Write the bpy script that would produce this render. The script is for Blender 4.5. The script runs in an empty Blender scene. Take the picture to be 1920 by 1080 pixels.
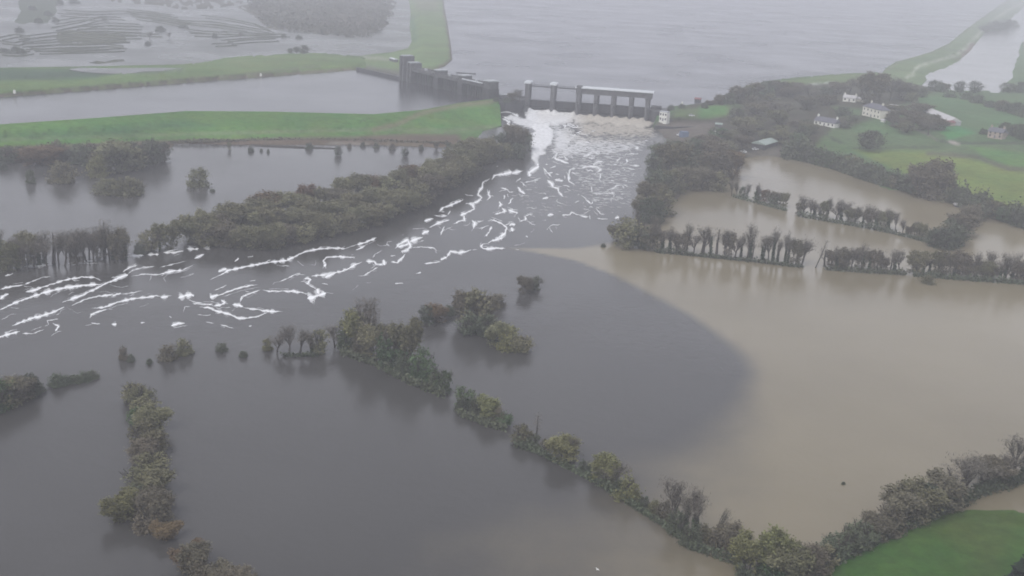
import bpy, math, random
import numpy as np
from mathutils import Vector, Matrix, geometry, noise
random.seed(7); rng = np.random.default_rng(7)
PI = math.pi; R = math.radians

# ---------------------------------------------------------------- camera, world, sun, exposure
sc = bpy.context.scene
C = sc.collection
F_, H_, TH, RO = 2059.0, 125.0, R(17.4), R(3.0)
cam_d = bpy.data.cameras.new('camera'); cam = bpy.data.objects.new('camera', cam_d); C.objects.link(cam)
cam_d.sensor_width = 36; cam_d.lens = F_ / 1920 * 36
cam_d.clip_start = 1; cam_d.clip_end = 20000
right0 = Vector((1, 0, 0)); up0 = Vector((0, math.sin(TH), math.cos(TH))); fwd = Vector((0, math.cos(TH), -math.sin(TH)))
ax_r = right0 * math.cos(RO) + up0 * math.sin(RO); ax_u = -right0 * math.sin(RO) + up0 * math.cos(RO)
m3 = Matrix((ax_r, ax_u, -fwd)).transposed()
cam.matrix_world = Matrix.Translation((0, 0, H_)) @ m3.to_4x4()
sc.camera = cam

SUN_EL, SUN_AZ = 52, 215      # azimuth the light comes from, degrees clockwise from +Y
w = bpy.data.worlds.new("World"); sc.world = w; w.use_nodes = True
nt = w.node_tree; nd = nt.nodes; nd.clear()
sky = nd.new('ShaderNodeTexSky'); sky.sky_type = 'NISHITA'; sky.sun_disc = False
sky.sun_elevation = R(SUN_EL); sky.sun_rotation = R(SUN_AZ); sky.dust_density = 5; sky.air_density = 1.2
hs = nd.new('ShaderNodeHueSaturation'); hs.inputs['Saturation'].default_value = 0.30
tcw = nd.new('ShaderNodeTexCoord'); nz = nd.new('ShaderNodeTexNoise'); nz.inputs['Scale'].default_value = 2.2; nz.inputs['Detail'].default_value = 5
crw = nd.new('ShaderNodeValToRGB'); crw.color_ramp.elements[0].color = (6.2, 6.3, 7.1, 1); crw.color_ramp.elements[1].color = (7.6, 7.7, 8.5, 1)
crw.color_ramp.elements[0].position = .35; crw.color_ramp.elements[1].position = .65
mxw = nd.new('ShaderNodeMixRGB'); mxw.inputs[0].default_value = 0.75      # the overcast deck over the blue sky
bg = nd.new('ShaderNodeBackground'); bg.inputs[1].default_value = 0.11
ow = nd.new('ShaderNodeOutputWorld')
L_ = nt.links.new
L_(tcw.outputs['Generated'], nz.inputs['Vector']); L_(nz.outputs['Fac'], crw.inputs[0])
L_(sky.outputs[0], hs.inputs['Color']); L_(hs.outputs[0], mxw.inputs[1]); L_(crw.outputs[0], mxw.inputs[2])
sxw = nd.new('ShaderNodeSeparateXYZ'); L_(tcw.outputs['Generated'], sxw.inputs[0])
mrw = nd.new('ShaderNodeMapRange'); mrw.inputs[1].default_value = .05; mrw.inputs[2].default_value = .7; mrw.inputs[3].default_value = 1.24; mrw.inputs[4].default_value = .68
L_(sxw.outputs['Z'], mrw.inputs[0])       # fog: the overcast is brightest towards the horizon
vmw = nd.new('ShaderNodeVectorMath'); vmw.operation = 'SCALE'; L_(mxw.outputs[0], vmw.inputs[0]); L_(mrw.outputs[0], vmw.inputs['Scale'])
L_(vmw.outputs[0], bg.inputs[0]); L_(bg.outputs[0], ow.inputs[0])

sun_d = bpy.data.lights.new('sun', 'SUN'); sun_d.energy = 1.2; sun_d.angle = R(30); sun_d.color = (1, .97, .92)
sun = bpy.data.objects.new('sun', sun_d); C.objects.link(sun)
sdir = Vector((math.sin(R(SUN_AZ)) * math.cos(R(SUN_EL)), math.cos(R(SUN_AZ)) * math.cos(R(SUN_EL)), math.sin(R(SUN_EL))))
sun.rotation_euler = sdir.to_track_quat('Z', 'Y').to_euler()
sc.view_settings.view_transform = 'Standard'; sc.view_settings.look = 'None'
sc.view_settings.exposure = 0.40; sc.view_settings.gamma = 1
sc.render.engine = 'CYCLES'
cy = sc.cycles
cy.max_bounces = 6; cy.diffuse_bounces = 2; cy.glossy_bounces = 2; cy.transparent_max_bounces = 8; cy.volume_bounces = 1
cy.filter_width = 1.8; cy.use_denoising = True

# ---------------------------------------------------------------- helpers
def at(px, py, z=0.0):
    """world point at height z seen at photo pixel (px, py)"""
    u, v = px - 960, py - 540
    a = u * math.cos(RO) + v * math.sin(RO); b = u * math.sin(RO) - v * math.cos(RO)
    dy = F_ * math.cos(TH) + b * math.sin(TH); dz = -F_ * math.sin(TH) + b * math.cos(TH)
    t = (z - H_) / dz
    return (a * t, dy * t, z)
def m_per_px(px, py):
    a = at(px, py); d = math.dist(a, (0, 0, H_)); return d / F_
def hor(px): return -105 + (px - 960) * math.tan(RO)
def h_of(px, py, hpx): return hpx * m_per_px(px, py) * 1.03

def tag(o, label=None, cat=None, group=None, kind=None):
    if label: o['label'] = label
    if cat: o['category'] = cat
    if group: o['group'] = group
    if kind: o['kind'] = kind
    return o
def link(name, me, parent=None):
    o = bpy.data.objects.new(name, me); C.objects.link(o)
    if parent: o.parent = parent
    return o
def empty(name, loc=(0, 0, 0), rz=0):
    o = bpy.data.objects.new(name, None); C.objects.link(o); o.location = loc; o.rotation_euler = (0, 0, rz); o.empty_display_size = .5
    return o

class MB:
    """collects simple shapes for one mesh"""
    def __init__(s): s.v = []; s.f = []
    def add(s, vs, fs):
        b = len(s.v); s.v += [tuple(p) for p in vs]; s.f += [tuple(b + i for i in f) for f in fs]; return s
    def box(s, x0, x1, y0, y1, z0, z1):
        vs = [(x0, y0, z0), (x1, y0, z0), (x1, y1, z0), (x0, y1, z0), (x0, y0, z1), (x1, y0, z1), (x1, y1, z1), (x0, y1, z1)]
        return s.add(vs, [(3, 2, 1, 0), (4, 5, 6, 7), (0, 1, 5, 4), (1, 2, 6, 5), (2, 3, 7, 6), (3, 0, 4, 7)])
    def prism(s, pts, y0, y1):      # pts in xz
        n = len(pts)
        vs = [(p[0], y0, p[1]) for p in pts] + [(p[0], y1, p[1]) for p in pts]
        fs = [tuple(range(n))[::1], tuple(range(2 * n - 1, n - 1, -1))] + [(i, n + i, n + (i + 1) % n, (i + 1) % n) for i in range(n)]
        return s.add(vs, fs)
    def plan(s, pts, z0, z1):       # pts in xy
        n = len(pts)
        vs = [(p[0], p[1], z0) for p in pts] + [(p[0], p[1], z1) for p in pts]
        fs = [tuple(range(n - 1, -1, -1)), tuple(range(n, 2 * n))] + [(i, (i + 1) % n, n + (i + 1) % n, n + i) for i in range(n)]
        return s.add(vs, fs)
    def tube(s, a, b, r0, r1, n=5):
        a, b = Vector(a), Vector(b); d = (b - a)
        if d.length < 1e-5: return s
        d.normalize(); q = d.orthogonal().normalized(); p = d.cross(q)
        vs = []
        for c_, r in ((a, r0), (b, r1)):
            for i in range(n):
                t = 2 * PI * i / n; vs.append(c_ + (q * math.cos(t) + p * math.sin(t)) * r)
        return s.add(vs, [(i, (i + 1) % n, n + (i + 1) % n, n + i) for i in range(n)] + [tuple(range(n - 1, -1, -1)), tuple(range(n, 2 * n))])
    def mesh(s, name, mat):
        me = bpy.data.meshes.new(name); me.from_pydata(s.v, [], s.f); me.materials.append(mat); me.update(); return me
    def build(s, name, mat, parent=None):
        return link(name, s.mesh(name, mat), parent)

# ---------------------------------------------------------------- materials
def mat_new(name):
    m = bpy.data.materials.new(name); m.use_nodes = True; n = m.node_tree.nodes
    return m, n, m.node_tree.links.new, n['Principled BSDF']
def noise_node(n, l, scale, detail=4, vec=None, rough=.55):
    t = n.new('ShaderNodeTexNoise'); t.inputs['Scale'].default_value = scale; t.inputs['Detail'].default_value = detail; t.inputs['Roughness'].default_value = rough
    if vec is not None: l(vec, t.inputs['Vector'])
    return t
def plain(name, col, rough=.8, var=.25, scale=.5, rnd=0.0, metal=0.0):
    """a procedural colour: noise mottling and, if rnd, a tint of its own for every object"""
    m, n, l, b = mat_new(name)
    tc = n.new('ShaderNodeTexCoord')
    t = noise_node(n, l, scale, 5, tc.outputs['Object'])
    mr = n.new('ShaderNodeMapRange'); mr.inputs[3].default_value = 1 - var; mr.inputs[4].default_value = 1 + var
    mr.inputs[1].default_value = .3; mr.inputs[2].default_value = .7
    l(t.outputs['Fac'], mr.inputs[0])
    mx = n.new('ShaderNodeVectorMath'); mx.operation = 'SCALE'; mx.inputs[0].default_value = col
    l(mr.outputs[0], mx.inputs['Scale'])
    out = mx.outputs[0]
    if rnd:
        oi = n.new('ShaderNodeObjectInfo')
        hs = n.new('ShaderNodeHueSaturation')
        h = n.new('ShaderNodeMapRange'); h.inputs[3].default_value = .5 - .03 * rnd; h.inputs[4].default_value = .5 + .035 * rnd
        v = n.new('ShaderNodeMapRange'); v.inputs[3].default_value = 1 - .35 * rnd; v.inputs[4].default_value = 1 + .4 * rnd
        mm = n.new('ShaderNodeMath'); mm.operation = 'MULTIPLY'; mm.inputs[1].default_value = 7.31
        fr = n.new('ShaderNodeMath'); fr.operation = 'FRACT'
        l(oi.outputs['Random'], h.inputs[0]); l(oi.outputs['Random'], mm.inputs[0]); l(mm.outputs[0], fr.inputs[0]); l(fr.outputs[0], v.inputs[0])
        l(h.outputs[0], hs.inputs['Hue']); l(v.outputs[0], hs.inputs['Value']); l(out, hs.inputs['Color']); out = hs.outputs[0]
    l(out, b.inputs['Base Color']); b.inputs['Roughness'].default_value = rough; b.inputs['Metallic'].default_value = metal
    b.inputs['Specular IOR Level'].default_value = .25
    return m

def water_mat(name, deep, mud, rough=.10, wave=.25, attr=None, wscale=.35):
    m, n, l, b = mat_new(name)
    g = n.new('ShaderNodeNewGeometry')
    big = noise_node(n, l, .006, 5, g.outputs['Position'])
    mr = n.new('ShaderNodeMapRange'); mr.inputs[1].default_value = .3; mr.inputs[2].default_value = .7; mr.inputs[3].default_value = .8; mr.inputs[4].default_value = 1.2
    l(big.outputs['Fac'], mr.inputs[0])
    mx = n.new('ShaderNodeMixRGB'); mx.inputs[1].default_value = (*deep, 1); mx.inputs[2].default_value = (*mud, 1); mx.inputs[0].default_value = 0
    if attr:
        a = n.new('ShaderNodeAttribute'); a.attribute_name = attr
        w1 = noise_node(n, l, .022, 7, g.outputs['Position'], .62)
        mr2 = n.new('ShaderNodeMath'); mr2.operation = 'MULTIPLY_ADD'; mr2.inputs[1].default_value = .70; mr2.inputs[2].default_value = -.35
        l(w1.outputs['Fac'], mr2.inputs[0])
        pr = n.new('ShaderNodeMath'); pr.operation = 'ADD'; l(a.outputs['Fac'], pr.inputs[0]); l(mr2.outputs[0], pr.inputs[1])
        ss = n.new('ShaderNodeMapRange'); ss.interpolation_type = 'SMOOTHSTEP'; ss.inputs[1].default_value = .05; ss.inputs[2].default_value = .95
        l(pr.outputs[0], ss.inputs[0]); l(ss.outputs[0], mx.inputs[0])
    sc_ = n.new('ShaderNodeVectorMath'); sc_.operation = 'SCALE'; l(mx.outputs[0], sc_.inputs[0]); l(mr.outputs[0], sc_.inputs['Scale'])
    l(sc_.outputs[0], b.inputs['Base Color'])
    b.inputs['Roughness'].default_value = rough; b.inputs['IOR'].default_value = 1.33; b.inputs['Specular IOR Level'].default_value = .5
    pt = noise_node(n, l, .011, 4, g.outputs['Position'], .6); pr_ = n.new('ShaderNodeMapRange'); pr_.inputs[1].default_value = .35; pr_.inputs[2].default_value = .65
    pr_.inputs[3].default_value = rough * .75; pr_.inputs[4].default_value = rough * 1.35; l(pt.outputs['Fac'], pr_.inputs[0]); l(pr_.outputs[0], b.inputs['Roughness'])
    nw = noise_node(n, l, wscale, 5, g.outputs['Position'], .6)
    nw2 = noise_node(n, l, .03, 3, g.outputs['Position'], .6)
    ad = n.new('ShaderNodeMath'); ad.operation = 'MULTIPLY'; l(nw.outputs['Fac'], ad.inputs[0]); l(nw2.outputs['Fac'], ad.inputs[1])
    bp = n.new('ShaderNodeBump'); bp.inputs['Strength'].default_value = wave; bp.inputs['Distance'].default_value = 1.0
    l(ad.outputs[0], bp.inputs['Height']); l(bp.outputs[0], b.inputs['Normal'])
    return m

def ground_mat(name='painted_ground'):
    """grass, reeds, tracks and soil: the cover's own colour is stored per vertex, broken up by tussock noise"""
    m, n, l, b = mat_new(name)
    a = n.new('ShaderNodeAttribute'); a.attribute_name = 'cover'
    g = n.new('ShaderNodeNewGeometry')
    t1 = noise_node(n, l, .25, 6, g.outputs['Position'], .7); t2 = noise_node(n, l, .02, 4, g.outputs['Position'])
    m1 = n.new('ShaderNodeMapRange'); m1.inputs[1].default_value = .3; m1.inputs[2].default_value = .7; m1.inputs[3].default_value = .72; m1.inputs[4].default_value = 1.28
    m2 = n.new('ShaderNodeMapRange'); m2.inputs[1].default_value = .3; m2.inputs[2].default_value = .7; m2.inputs[3].default_value = .8; m2.inputs[4].default_value = 1.2
    l(t1.outputs['Fac'], m1.inputs[0]); l(t2.outputs['Fac'], m2.inputs[0])
    mu = n.new('ShaderNodeMath'); mu.operation = 'MULTIPLY'; l(m1.outputs[0], mu.inputs[0]); l(m2.outputs[0], mu.inputs[1])
    s_ = n.new('ShaderNodeVectorMath'); s_.operation = 'SCALE'; l(a.outputs['Color'], s_.inputs[0]); l(mu.outputs[0], s_.inputs['Scale'])
    t3 = noise_node(n, l, .05, 5, g.outputs['Position'], .6)
    hsn = n.new('ShaderNodeHueSaturation'); mh = n.new('ShaderNodeMapRange'); mh.inputs[1].default_value = .3; mh.inputs[2].default_value = .7; mh.inputs[3].default_value = .475; mh.inputs[4].default_value = .52
    l(t3.outputs['Fac'], mh.inputs[0]); l(mh.outputs[0], hsn.inputs['Hue']); l(s_.outputs[0], hsn.inputs['Color'])
    l(hsn.outputs[0], b.inputs['Base Color']); b.inputs['Roughness'].default_value = .95; b.inputs['Specular IOR Level'].default_value = .1
    bp = n.new('ShaderNodeBump'); bp.inputs['Strength'].default_value = .5; bp.inputs['Distance'].default_value = .6; l(t1.outputs['Fac'], bp.inputs['Height']); l(bp.outputs[0], b.inputs['Normal'])
    return m

M = {}
M['concrete'] = plain('weathered_concrete', (.105, .105, .112), .85, .35, .35)
M['concrete_pale'] = plain('pale_concrete', (.42, .44, .46), .7, .15, .3)
M['concrete_dark'] = plain('dark_concrete', (.055, .055, .06), .6, .3, .3)
M['steel'] = plain('gate_steel', (.05, .05, .056), .5, .25, .4)
M['roof_white'] = plain('white_sheet_roof', (.62, .65, .68), .5, .1, .3)
M['white'] = plain('white_render', (.75, .75, .70), .7, .1, .6)
M['cream'] = plain('cream_render', (.68, .66, .58), .8, .12, .6)
M['pink_stone'] = plain('pinkish_stone', (.40, .33, .29), .9, .25, .6)
M['slate'] = plain('slate_roof', (.13, .13, .16), .6, .2, .8)
M['sheet_green'] = plain('grey_green_sheet_roof', (.30, .36, .33), .5, .1, .4)
M['sheet_grey'] = plain('pale_sheet_roof', (.50, .49, .50), .5, .12, .4)
M['red_roof'] = plain('dull_red_roof', (.22, .09, .10), .7, .2, .5)
M['glass'] = plain('dark_window_glass', (.03, .035, .045), .1, .1, .5)
M['tyre'] = plain('tyre_rubber', (.02, .02, .02), .9, .1, 2)
M['car_white'] = plain('white_car_paint', (.75, .76, .78), .25, .04, 2)
M['blue'] = plain('faded_blue_paint', (.13, .17, .26), .6, .15, .6)
M['bark'] = plain('bark', (.065, .058, .05), .95, .3, 1.2, rnd=.5)
M['bark_ivy'] = plain('ivy_leaves', (.040, .062, .030), .9, .35, 1.2, rnd=.5)
M['twig'] = plain('bare_grey_twigs', (.140, .128, .108), .95, .25, .5, rnd=.4)
M['twig_brown'] = plain('brown_twigs', (.130, .116, .084), .95, .25, .5, rnd=.45)
M['olive'] = plain('olive_willow_leaves', (.150, .145, .085), .95, .30, .5, rnd=.6)
M['yellow'] = plain('yellow_green_leaves', (.155, .155, .070), .95, .3, .5, rnd=.5)
M['green'] = plain('green_leaves', (.072, .108, .050), .95, .3, .5, rnd=.7)
M['dark'] = plain('dark_leaves', (.088, .102, .066), .95, .3, .5, rnd=.7)
M['evergreen'] = plain('evergreen_needles', (.022, .035, .022), .95, .3, .6, rnd=.5)
M['rust'] = plain('rust_brown_leaves', (.135, .092, .054), .95, .3, .5, rnd=.5)
M['bird'] = plain('white_feathers', (.8, .8, .78), .7, .05, 3)
M['silt'] = plain('silt', (.10, .085, .06), .95, .3, .05)

# ---------------------------------------------------------------- haze (outside everything, open sky beyond)
hz = MB(); hz.box(-5200, 6800, -400, 9800, -6, 150)
hm = bpy.data.materials.new('haze_air'); hm.use_nodes = True; hn = hm.node_tree.nodes; hn.clear()
pv = hn.new('ShaderNodeVolumePrincipled'); pv.inputs['Density'].default_value = .00044; pv.inputs['Color'].default_value = (.93, .945, 1.0, 1); pv.inputs['Anisotropy'].default_value = 0.1
ho = hn.new('ShaderNodeOutputMaterial'); hm.node_tree.links.new(pv.outputs[0], ho.inputs['Volume'])
tag(hz.build('haze', hm), 'pale grey-blue winter haze that veils the far lake and fields', 'haze', kind='stuff')

# ---------------------------------------------------------------- setting: ground, waters
def poly_px(pts, z): return [at(x, y, z) for x, y in pts]
g = MB(); g.add([(-5000, -380, -4.5), (6600, -380, -4.5), (6600, 9700, -4.5), (-5000, 9700, -4.5)], [(0, 1, 2, 3)])
tag(g.build('ground', M['silt']), 'drowned silty ground beneath the flood water', 'ground', kind='structure')

def seg_dist(P, poly, closed=True):
    P = np.asarray(P, float); d = np.full(len(P), 1e9); n = len(poly)
    for i in range(n if closed else n - 1):
        a = np.array(poly[i][:2], float); b = np.array(poly[(i + 1) % n][:2], float)
        ab = b - a; t = np.clip(((P - a) @ ab) / max(ab @ ab, 1e-9), 0, 1)
        d = np.minimum(d, np.linalg.norm(P - (a + t[:, None] * ab), axis=1))
    return d
def inside(P, poly):
    P = np.asarray(P, float); c = np.zeros(len(P), bool); n = len(poly); j = n - 1
    for i in range(n):
        xi, yi = poly[i][:2]; xj, yj = poly[j][:2]
        cond = ((yi > P[:, 1]) != (yj > P[:, 1])) & (P[:, 0] < (xj - xi) * (P[:, 1] - yi) / ((yj - yi) if yj != yi else 1e-9) + xi)
        c ^= cond; j = i
    return c

# the brown water: everything right of the front where the two streams meet
mud_px = [(930, 466), (1000, 472), (1080, 488), (1160, 520), (1240, 560), (1300, 595), (1350, 630), (1390, 665), (1412, 700), (1400, 745), (1370, 800), (1335, 870), (1290, 935),
          (1230, 1010), (1160, 1090), (1080, 1200), (2600, 1200), (2600, 440), (1900, 250), (1600, 250), (1400, 280), (1290, 330), (1245, 400), (1170, 455), (1080, 466)]
soft_px = [(930, 466, 3), (1080, 488, 4), (1300, 595, 7), (1412, 700, 12), (1370, 800, 34), (1290, 935, 75), (1060, 1090, 190), (1245, 400, 14), (1170, 455, 10), (1600, 250, 20)]
mud_w = [at(x, y) for x, y in mud_px]
xs = np.concatenate([np.linspace(-2500, -420, 12), np.arange(-400, 520, 4.0), np.linspace(540, 3000, 12)])
ys = np.concatenate([np.linspace(-370, 150, 8), np.arange(160, 900, 4.0), np.linspace(904, 1000, 4)])
X, Y = np.meshgrid(xs, ys); P2 = np.column_stack([X.ravel(), Y.ravel()])
d = seg_dist(P2, mud_w); ins = inside(P2, mud_w)
sp = np.array([at(x, y)[:2] for x, y, s in soft_px]); sw = np.array([s * m_per_px(x, y) * 2.8 for x, y, s in soft_px])
wgt = 1 / (np.linalg.norm(P2[:, None] - sp[None], axis=2) ** 3 + 1)
soft = (wgt * sw).sum(1) / wgt.sum(1)
mud = np.clip(.5 + np.where(ins, d, -d) / (2 * soft), 0, 1)
nx, ny = len(xs), len(ys)
idx = np.arange(nx * ny).reshape(ny, nx)
fs = np.stack([idx[:-1, :-1], idx[:-1, 1:], idx[1:, 1:], idx[1:, :-1]], -1).reshape(-1, 4)
me = bpy.data.meshes.new('flood_water'); me.from_pydata(np.column_stack([P2, np.zeros(len(P2))]).tolist(), [], fs.tolist())
a_ = me.attributes.new('mud', 'FLOAT', 'POINT'); a_.data.foreach_set('value', mud)
me.materials.append(water_mat('flood_water', (.060, .058, .056), (.215, .185, .125), .19, .16, 'mud'))
tag(link('flood_water', me), 'grey river flood meeting brown silty flood water along a curved line', 'water', kind='structure')

def sheet(name, pts, mat, label, cat='water', kind='structure'):
    o = MB(); n = len(pts); o.add(pts, [tuple(range(n))]); ob = o.build(name, mat); tag(ob, label, cat, kind=kind)
    if ob.data.polygons[0].normal.z < 0: ob.data.flip_normals()
    return ob
W_lake = water_mat('lake_water', (.075, .078, .092), (.2, .2, .2), .22, .32)
W_canal = water_mat('canal_water', (.045, .046, .052), (.2, .2, .2), .14, .35)
W_field = water_mat('field_flood_water', (.085, .090, .085), (.2, .2, .2), .28, .3); W_field.node_tree.nodes['Principled BSDF'].inputs['Specular IOR Level'].default_value = .28
W_field2 = water_mat('pale_field_flood_water', (.20, .20, .195), (.2, .2, .2), .12, .2)
lake = poly_px([(829, -30), (838, 60), (842, 112), (822, 124), (762, 143), (920, 181), (985, 185), (1213, 201.5), (1240, 203), (1330, 200), (1400, 172), (1460, 156), (1570, 146), (1660, 141), (1752, 104), (1830, 58), (1905, 2), (1912, -8)], 8.0)
lake += [(6000, 9600, 8.0), (-1500, 9600, 8.0)]
sheet('lake', lake, W_lake, 'broad pale lake held back behind the sluice dam')
sheet('canal_water', poly_px([(-260, 246), (-260, 183), (0, 180), (200, 163), (400, 148), (600, 135), (675, 128), (740, 140), (768, 142), (925, 182), (925, 192), (880, 198), (830, 205), (700, 222), (500, 218), (350, 217), (0, 240)], 7.0), W_canal,
      'still grey canal running left from the canal gates between two grass banks')
fld = poly_px([(-90, 150), (-90, -8), (780, -8), (786, 60), (790, 110), (700, 122), (600, 120), (400, 130), (200, 145)], 3.0)
fld += [(-300, 4000, 3.0), (-2500, 4000, 3.0)]
fld = fld[:2] + [(-1600, 3500, 3.0), (-170, 3500, 3.0)] + fld[2:-2]
sheet('field_flood_water', fld, W_field, 'flooded rushy fields beyond the left embankment')
sheet('pond_water', poly_px([(1640, 176), (1700, 140), (1780, 108), (1822, 70), (1870, 20), (1930, -4), (2010, 20), (1960, 60), (1930, 110), (1925, 178)], 6.0), W_field2,
      'pale flooded field between the right lake bank and the farm hedges')

# ---------------------------------------------------------------- land patches
GM = ground_mat()
GR = (.074, .178, .034); GR2 = (.100, .170, .045); GRD = (.045, .110, .040); GRP = (.15, .20, .09); REED = (.115, .088, .062); STONE = (.13, .115, .11); PATH = (.36, .38, .30); SOIL = (.10, .085, .06); WOODF = (.06, .058, .04); HEATH = (.085, .080, .062)
def dens(pl, step):
    out = []
    for a, b in zip(pl[:-1], pl[1:]):
        n = max(1, int(math.dist(a[:2], b[:2]) / step))
        for k in range(n):
            t = k / n; out.append(tuple(a[i] + (b[i] - a[i]) * t for i in range(3)))
    out.append(tuple(pl[-1])); return out
def between(a, b, n=3):
    def rs(l, m=14):
        l = np.array(l, float); t = np.linspace(0, len(l) - 1, m); k = np.arange(len(l)); return np.column_stack([np.interp(t, k, l[:, i]) for i in range(3)])
    A, B = rs(a), rs(b); return [[tuple(p) for p in A + (B - A) * (i + 1) / (n + 1)] for i in range(n)]
def land(name, outline, lines=(), base=GR, paint=(), step=6, label='', cat='field', bump=.25, wob=1.0):
    """one sheet of real ground: an outline and contour lines traced as (px, py, height), joined into a surface
    paint: (polygon, colour, softness) or (polyline, colour, halfwidth, 'line')"""
    ol = dens(list(outline) + [outline[0]], step)[:-1]
    ctl = list(ol)
    for ln in lines: ctl += dens(ln, step)
    ca = np.array(ctl)
    x0, y0 = ca[:, 0].min(), ca[:, 1].min(); x1, y1 = ca[:, 0].max(), ca[:, 1].max()
    sy = step * .6
    gx, gy = np.meshgrid(np.arange(x0, x1, step), np.arange(y0, y1, sy))
    gp = np.column_stack([gx.ravel() + rng.uniform(-.3, .3, gx.size) * step, gy.ravel() + rng.uniform(-.3, .3, gx.size) * sy])
    poly = [(p[0], p[1]) for p in ol]
    gp = gp[inside(gp, poly)]; gp = gp[seg_dist(gp, poly) > step * .45]
    A = ca[:, :2] * np.array([1, 2.2]); G = gp * np.array([1, 2.2]); zz = np.zeros(len(gp))
    for i in range(0, len(G), 2000):
        dd = ((G[i:i + 2000, None] - A[None]) ** 2).sum(2) + 4
        ww = 1 / dd ** 1.6; zz[i:i + 2000] = (ww * ca[:, 2]).sum(1) / ww.sum(1)
    pts = [Vector(p) for p in poly] + [Vector((float(a), float(b))) for a, b in gp]
    z = [p[2] for p in ol] + zz.tolist()
    n = len(ol); edges = [(i, (i + 1) % n) for i in range(n)]
    v2, e2, f2, ov, oe, of = geometry.delaunay_2d_cdt(pts, edges, [], 1, 1e-4)
    zf = [z[o[0]] if o else 0 for o in ov]
    co = [Vector(at(p.x, p.y, zf[i] )) for i, p in enumerate(v2)]
    inner = [not (o and o[0] < n) for o in ov]
    for i, c in enumerate(co):
        if inner[i]: c.z += bump * noise.noise(c * .05) + bump * .4 * noise.noise(c * .2)
    P = np.array([(p.x, p.y) for p in v2])
    jit = np.array([[noise.noise(Vector((c.x * .03, c.y * .03, 3))), noise.noise(Vector((c.x * .03, c.y * .03, 9)))] for c in co]) * np.array([5, 2]) * wob
    Q = P + jit
    col = np.tile(np.array(base, float), (len(P), 1))
    for pt in paint:
        if len(pt) == 4:
            k = np.clip(1.3 - seg_dist(P, pt[0], False) / pt[2], 0, 1)
        else:
            dd = seg_dist(Q, pt[0]); k = np.clip(.5 + np.where(inside(Q, pt[0]), dd, -dd) / (2 * pt[2]), 0, 1)
        col = col * (1 - k[:, None]) + np.array(pt[1]) * k[:, None]
    # skirt going down under the water
    vs = [tuple(c) for c in co]; fc = [tuple(f) for f in f2]
    ring = [next(i for i, o in enumerate(ov) if o and k in o) for k in range(n)]
    b0 = len(vs)
    for k in ring: c = co[k]; vs.append((c.x, c.y, c.z - 5))
    for k in range(n): fc.append((ring[k], ring[(k + 1) % n], b0 + (k + 1) % n, b0 + k))
    col = np.vstack([col, col[ring]])
    me = bpy.data.meshes.new(name); me.from_pydata(vs, [], fc); me.materials.append(GM)
    ca_ = me.color_attributes.new('cover', 'FLOAT_COLOR', 'POINT')
    ca_.data.foreach_set('color', np.column_stack([col, np.ones(len(col))]).ravel())
    for p in me.polygons: p.use_smooth = True
    me.update()
    if sum(1 for p in me.polygons[:len(f2)] if p.normal.z < 0) > len(f2) / 2: me.flip_normals()
    return tag(link(name, me), label, cat, kind='structure')

# south canal bank
cr = [(-260, 240), (0, 233), (180, 221), (350, 208), (500, 209), (700, 214), (790, 206), (860, 193), (932, 184)]
land('embankment', [(x, y, 8.8) for x, y in cr] + [(938, 200, 6), (940, 236, .3), (905, 246, -.1), (900, 268, -.2), (870, 276, -.2), (840, 282, -.2), (700, 274, -.2), (500, 274, -.2), (330, 270, -.2), (300, 300, -.2), (150, 312, -.2), (0, 308, -.2), (-260, 315, -.2)],
     lines=between([(x, y + 7, 8.8) for x, y in cr], [(-260, 282, 1.6), (0, 277, 1.5), (180, 268, 1.4), (300, 262, 1.3), (500, 258, 1.3), (600, 255, 1.3), (700, 252, 1.3), (860, 246, 1.3), (932, 238, 1.0)], 5) + [[(x, y + 5, 8.8) for x, y in cr[:-1]], [(-260, 282, 1.6), (0, 277, 1.5), (180, 268, 1.4), (300, 262, 1.3), (500, 258, 1.3), (700, 252, 1.3), (860, 246, 1.3), (932, 238, 1.0)]],
     base=GR, paint=[([(-260, 300), (-260, 278), (0, 276), (180, 268), (300, 262), (500, 259), (700, 254), (850, 250), (900, 252), (880, 300), (0, 330)], REED, 3),
                     ([(-260, 262), (0, 262), (150, 257), (350, 252), (520, 247), (700, 243), (850, 245), (930, 238)], (.13, .19, .08), 4, 'line'),
                     ([(620, 264), (700, 268), (690, 272), (610, 270)], (.22, .20, .17), 2), ([(700, 243), (745, 233), (790, 212), (860, 197), (925, 190)], (.17, .17, .09), 5, 'line'),
                     ([(860, 250), (935, 240), (900, 262), (870, 270)], (.08, .16, .04), 4), ([(0, 250), (200, 240), (350, 225), (400, 235), (200, 255), (0, 262)], (.045, .125, .038), 8)],
     label='long green grass bank between the canal and the flooded willows', cat='embankment')
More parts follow.
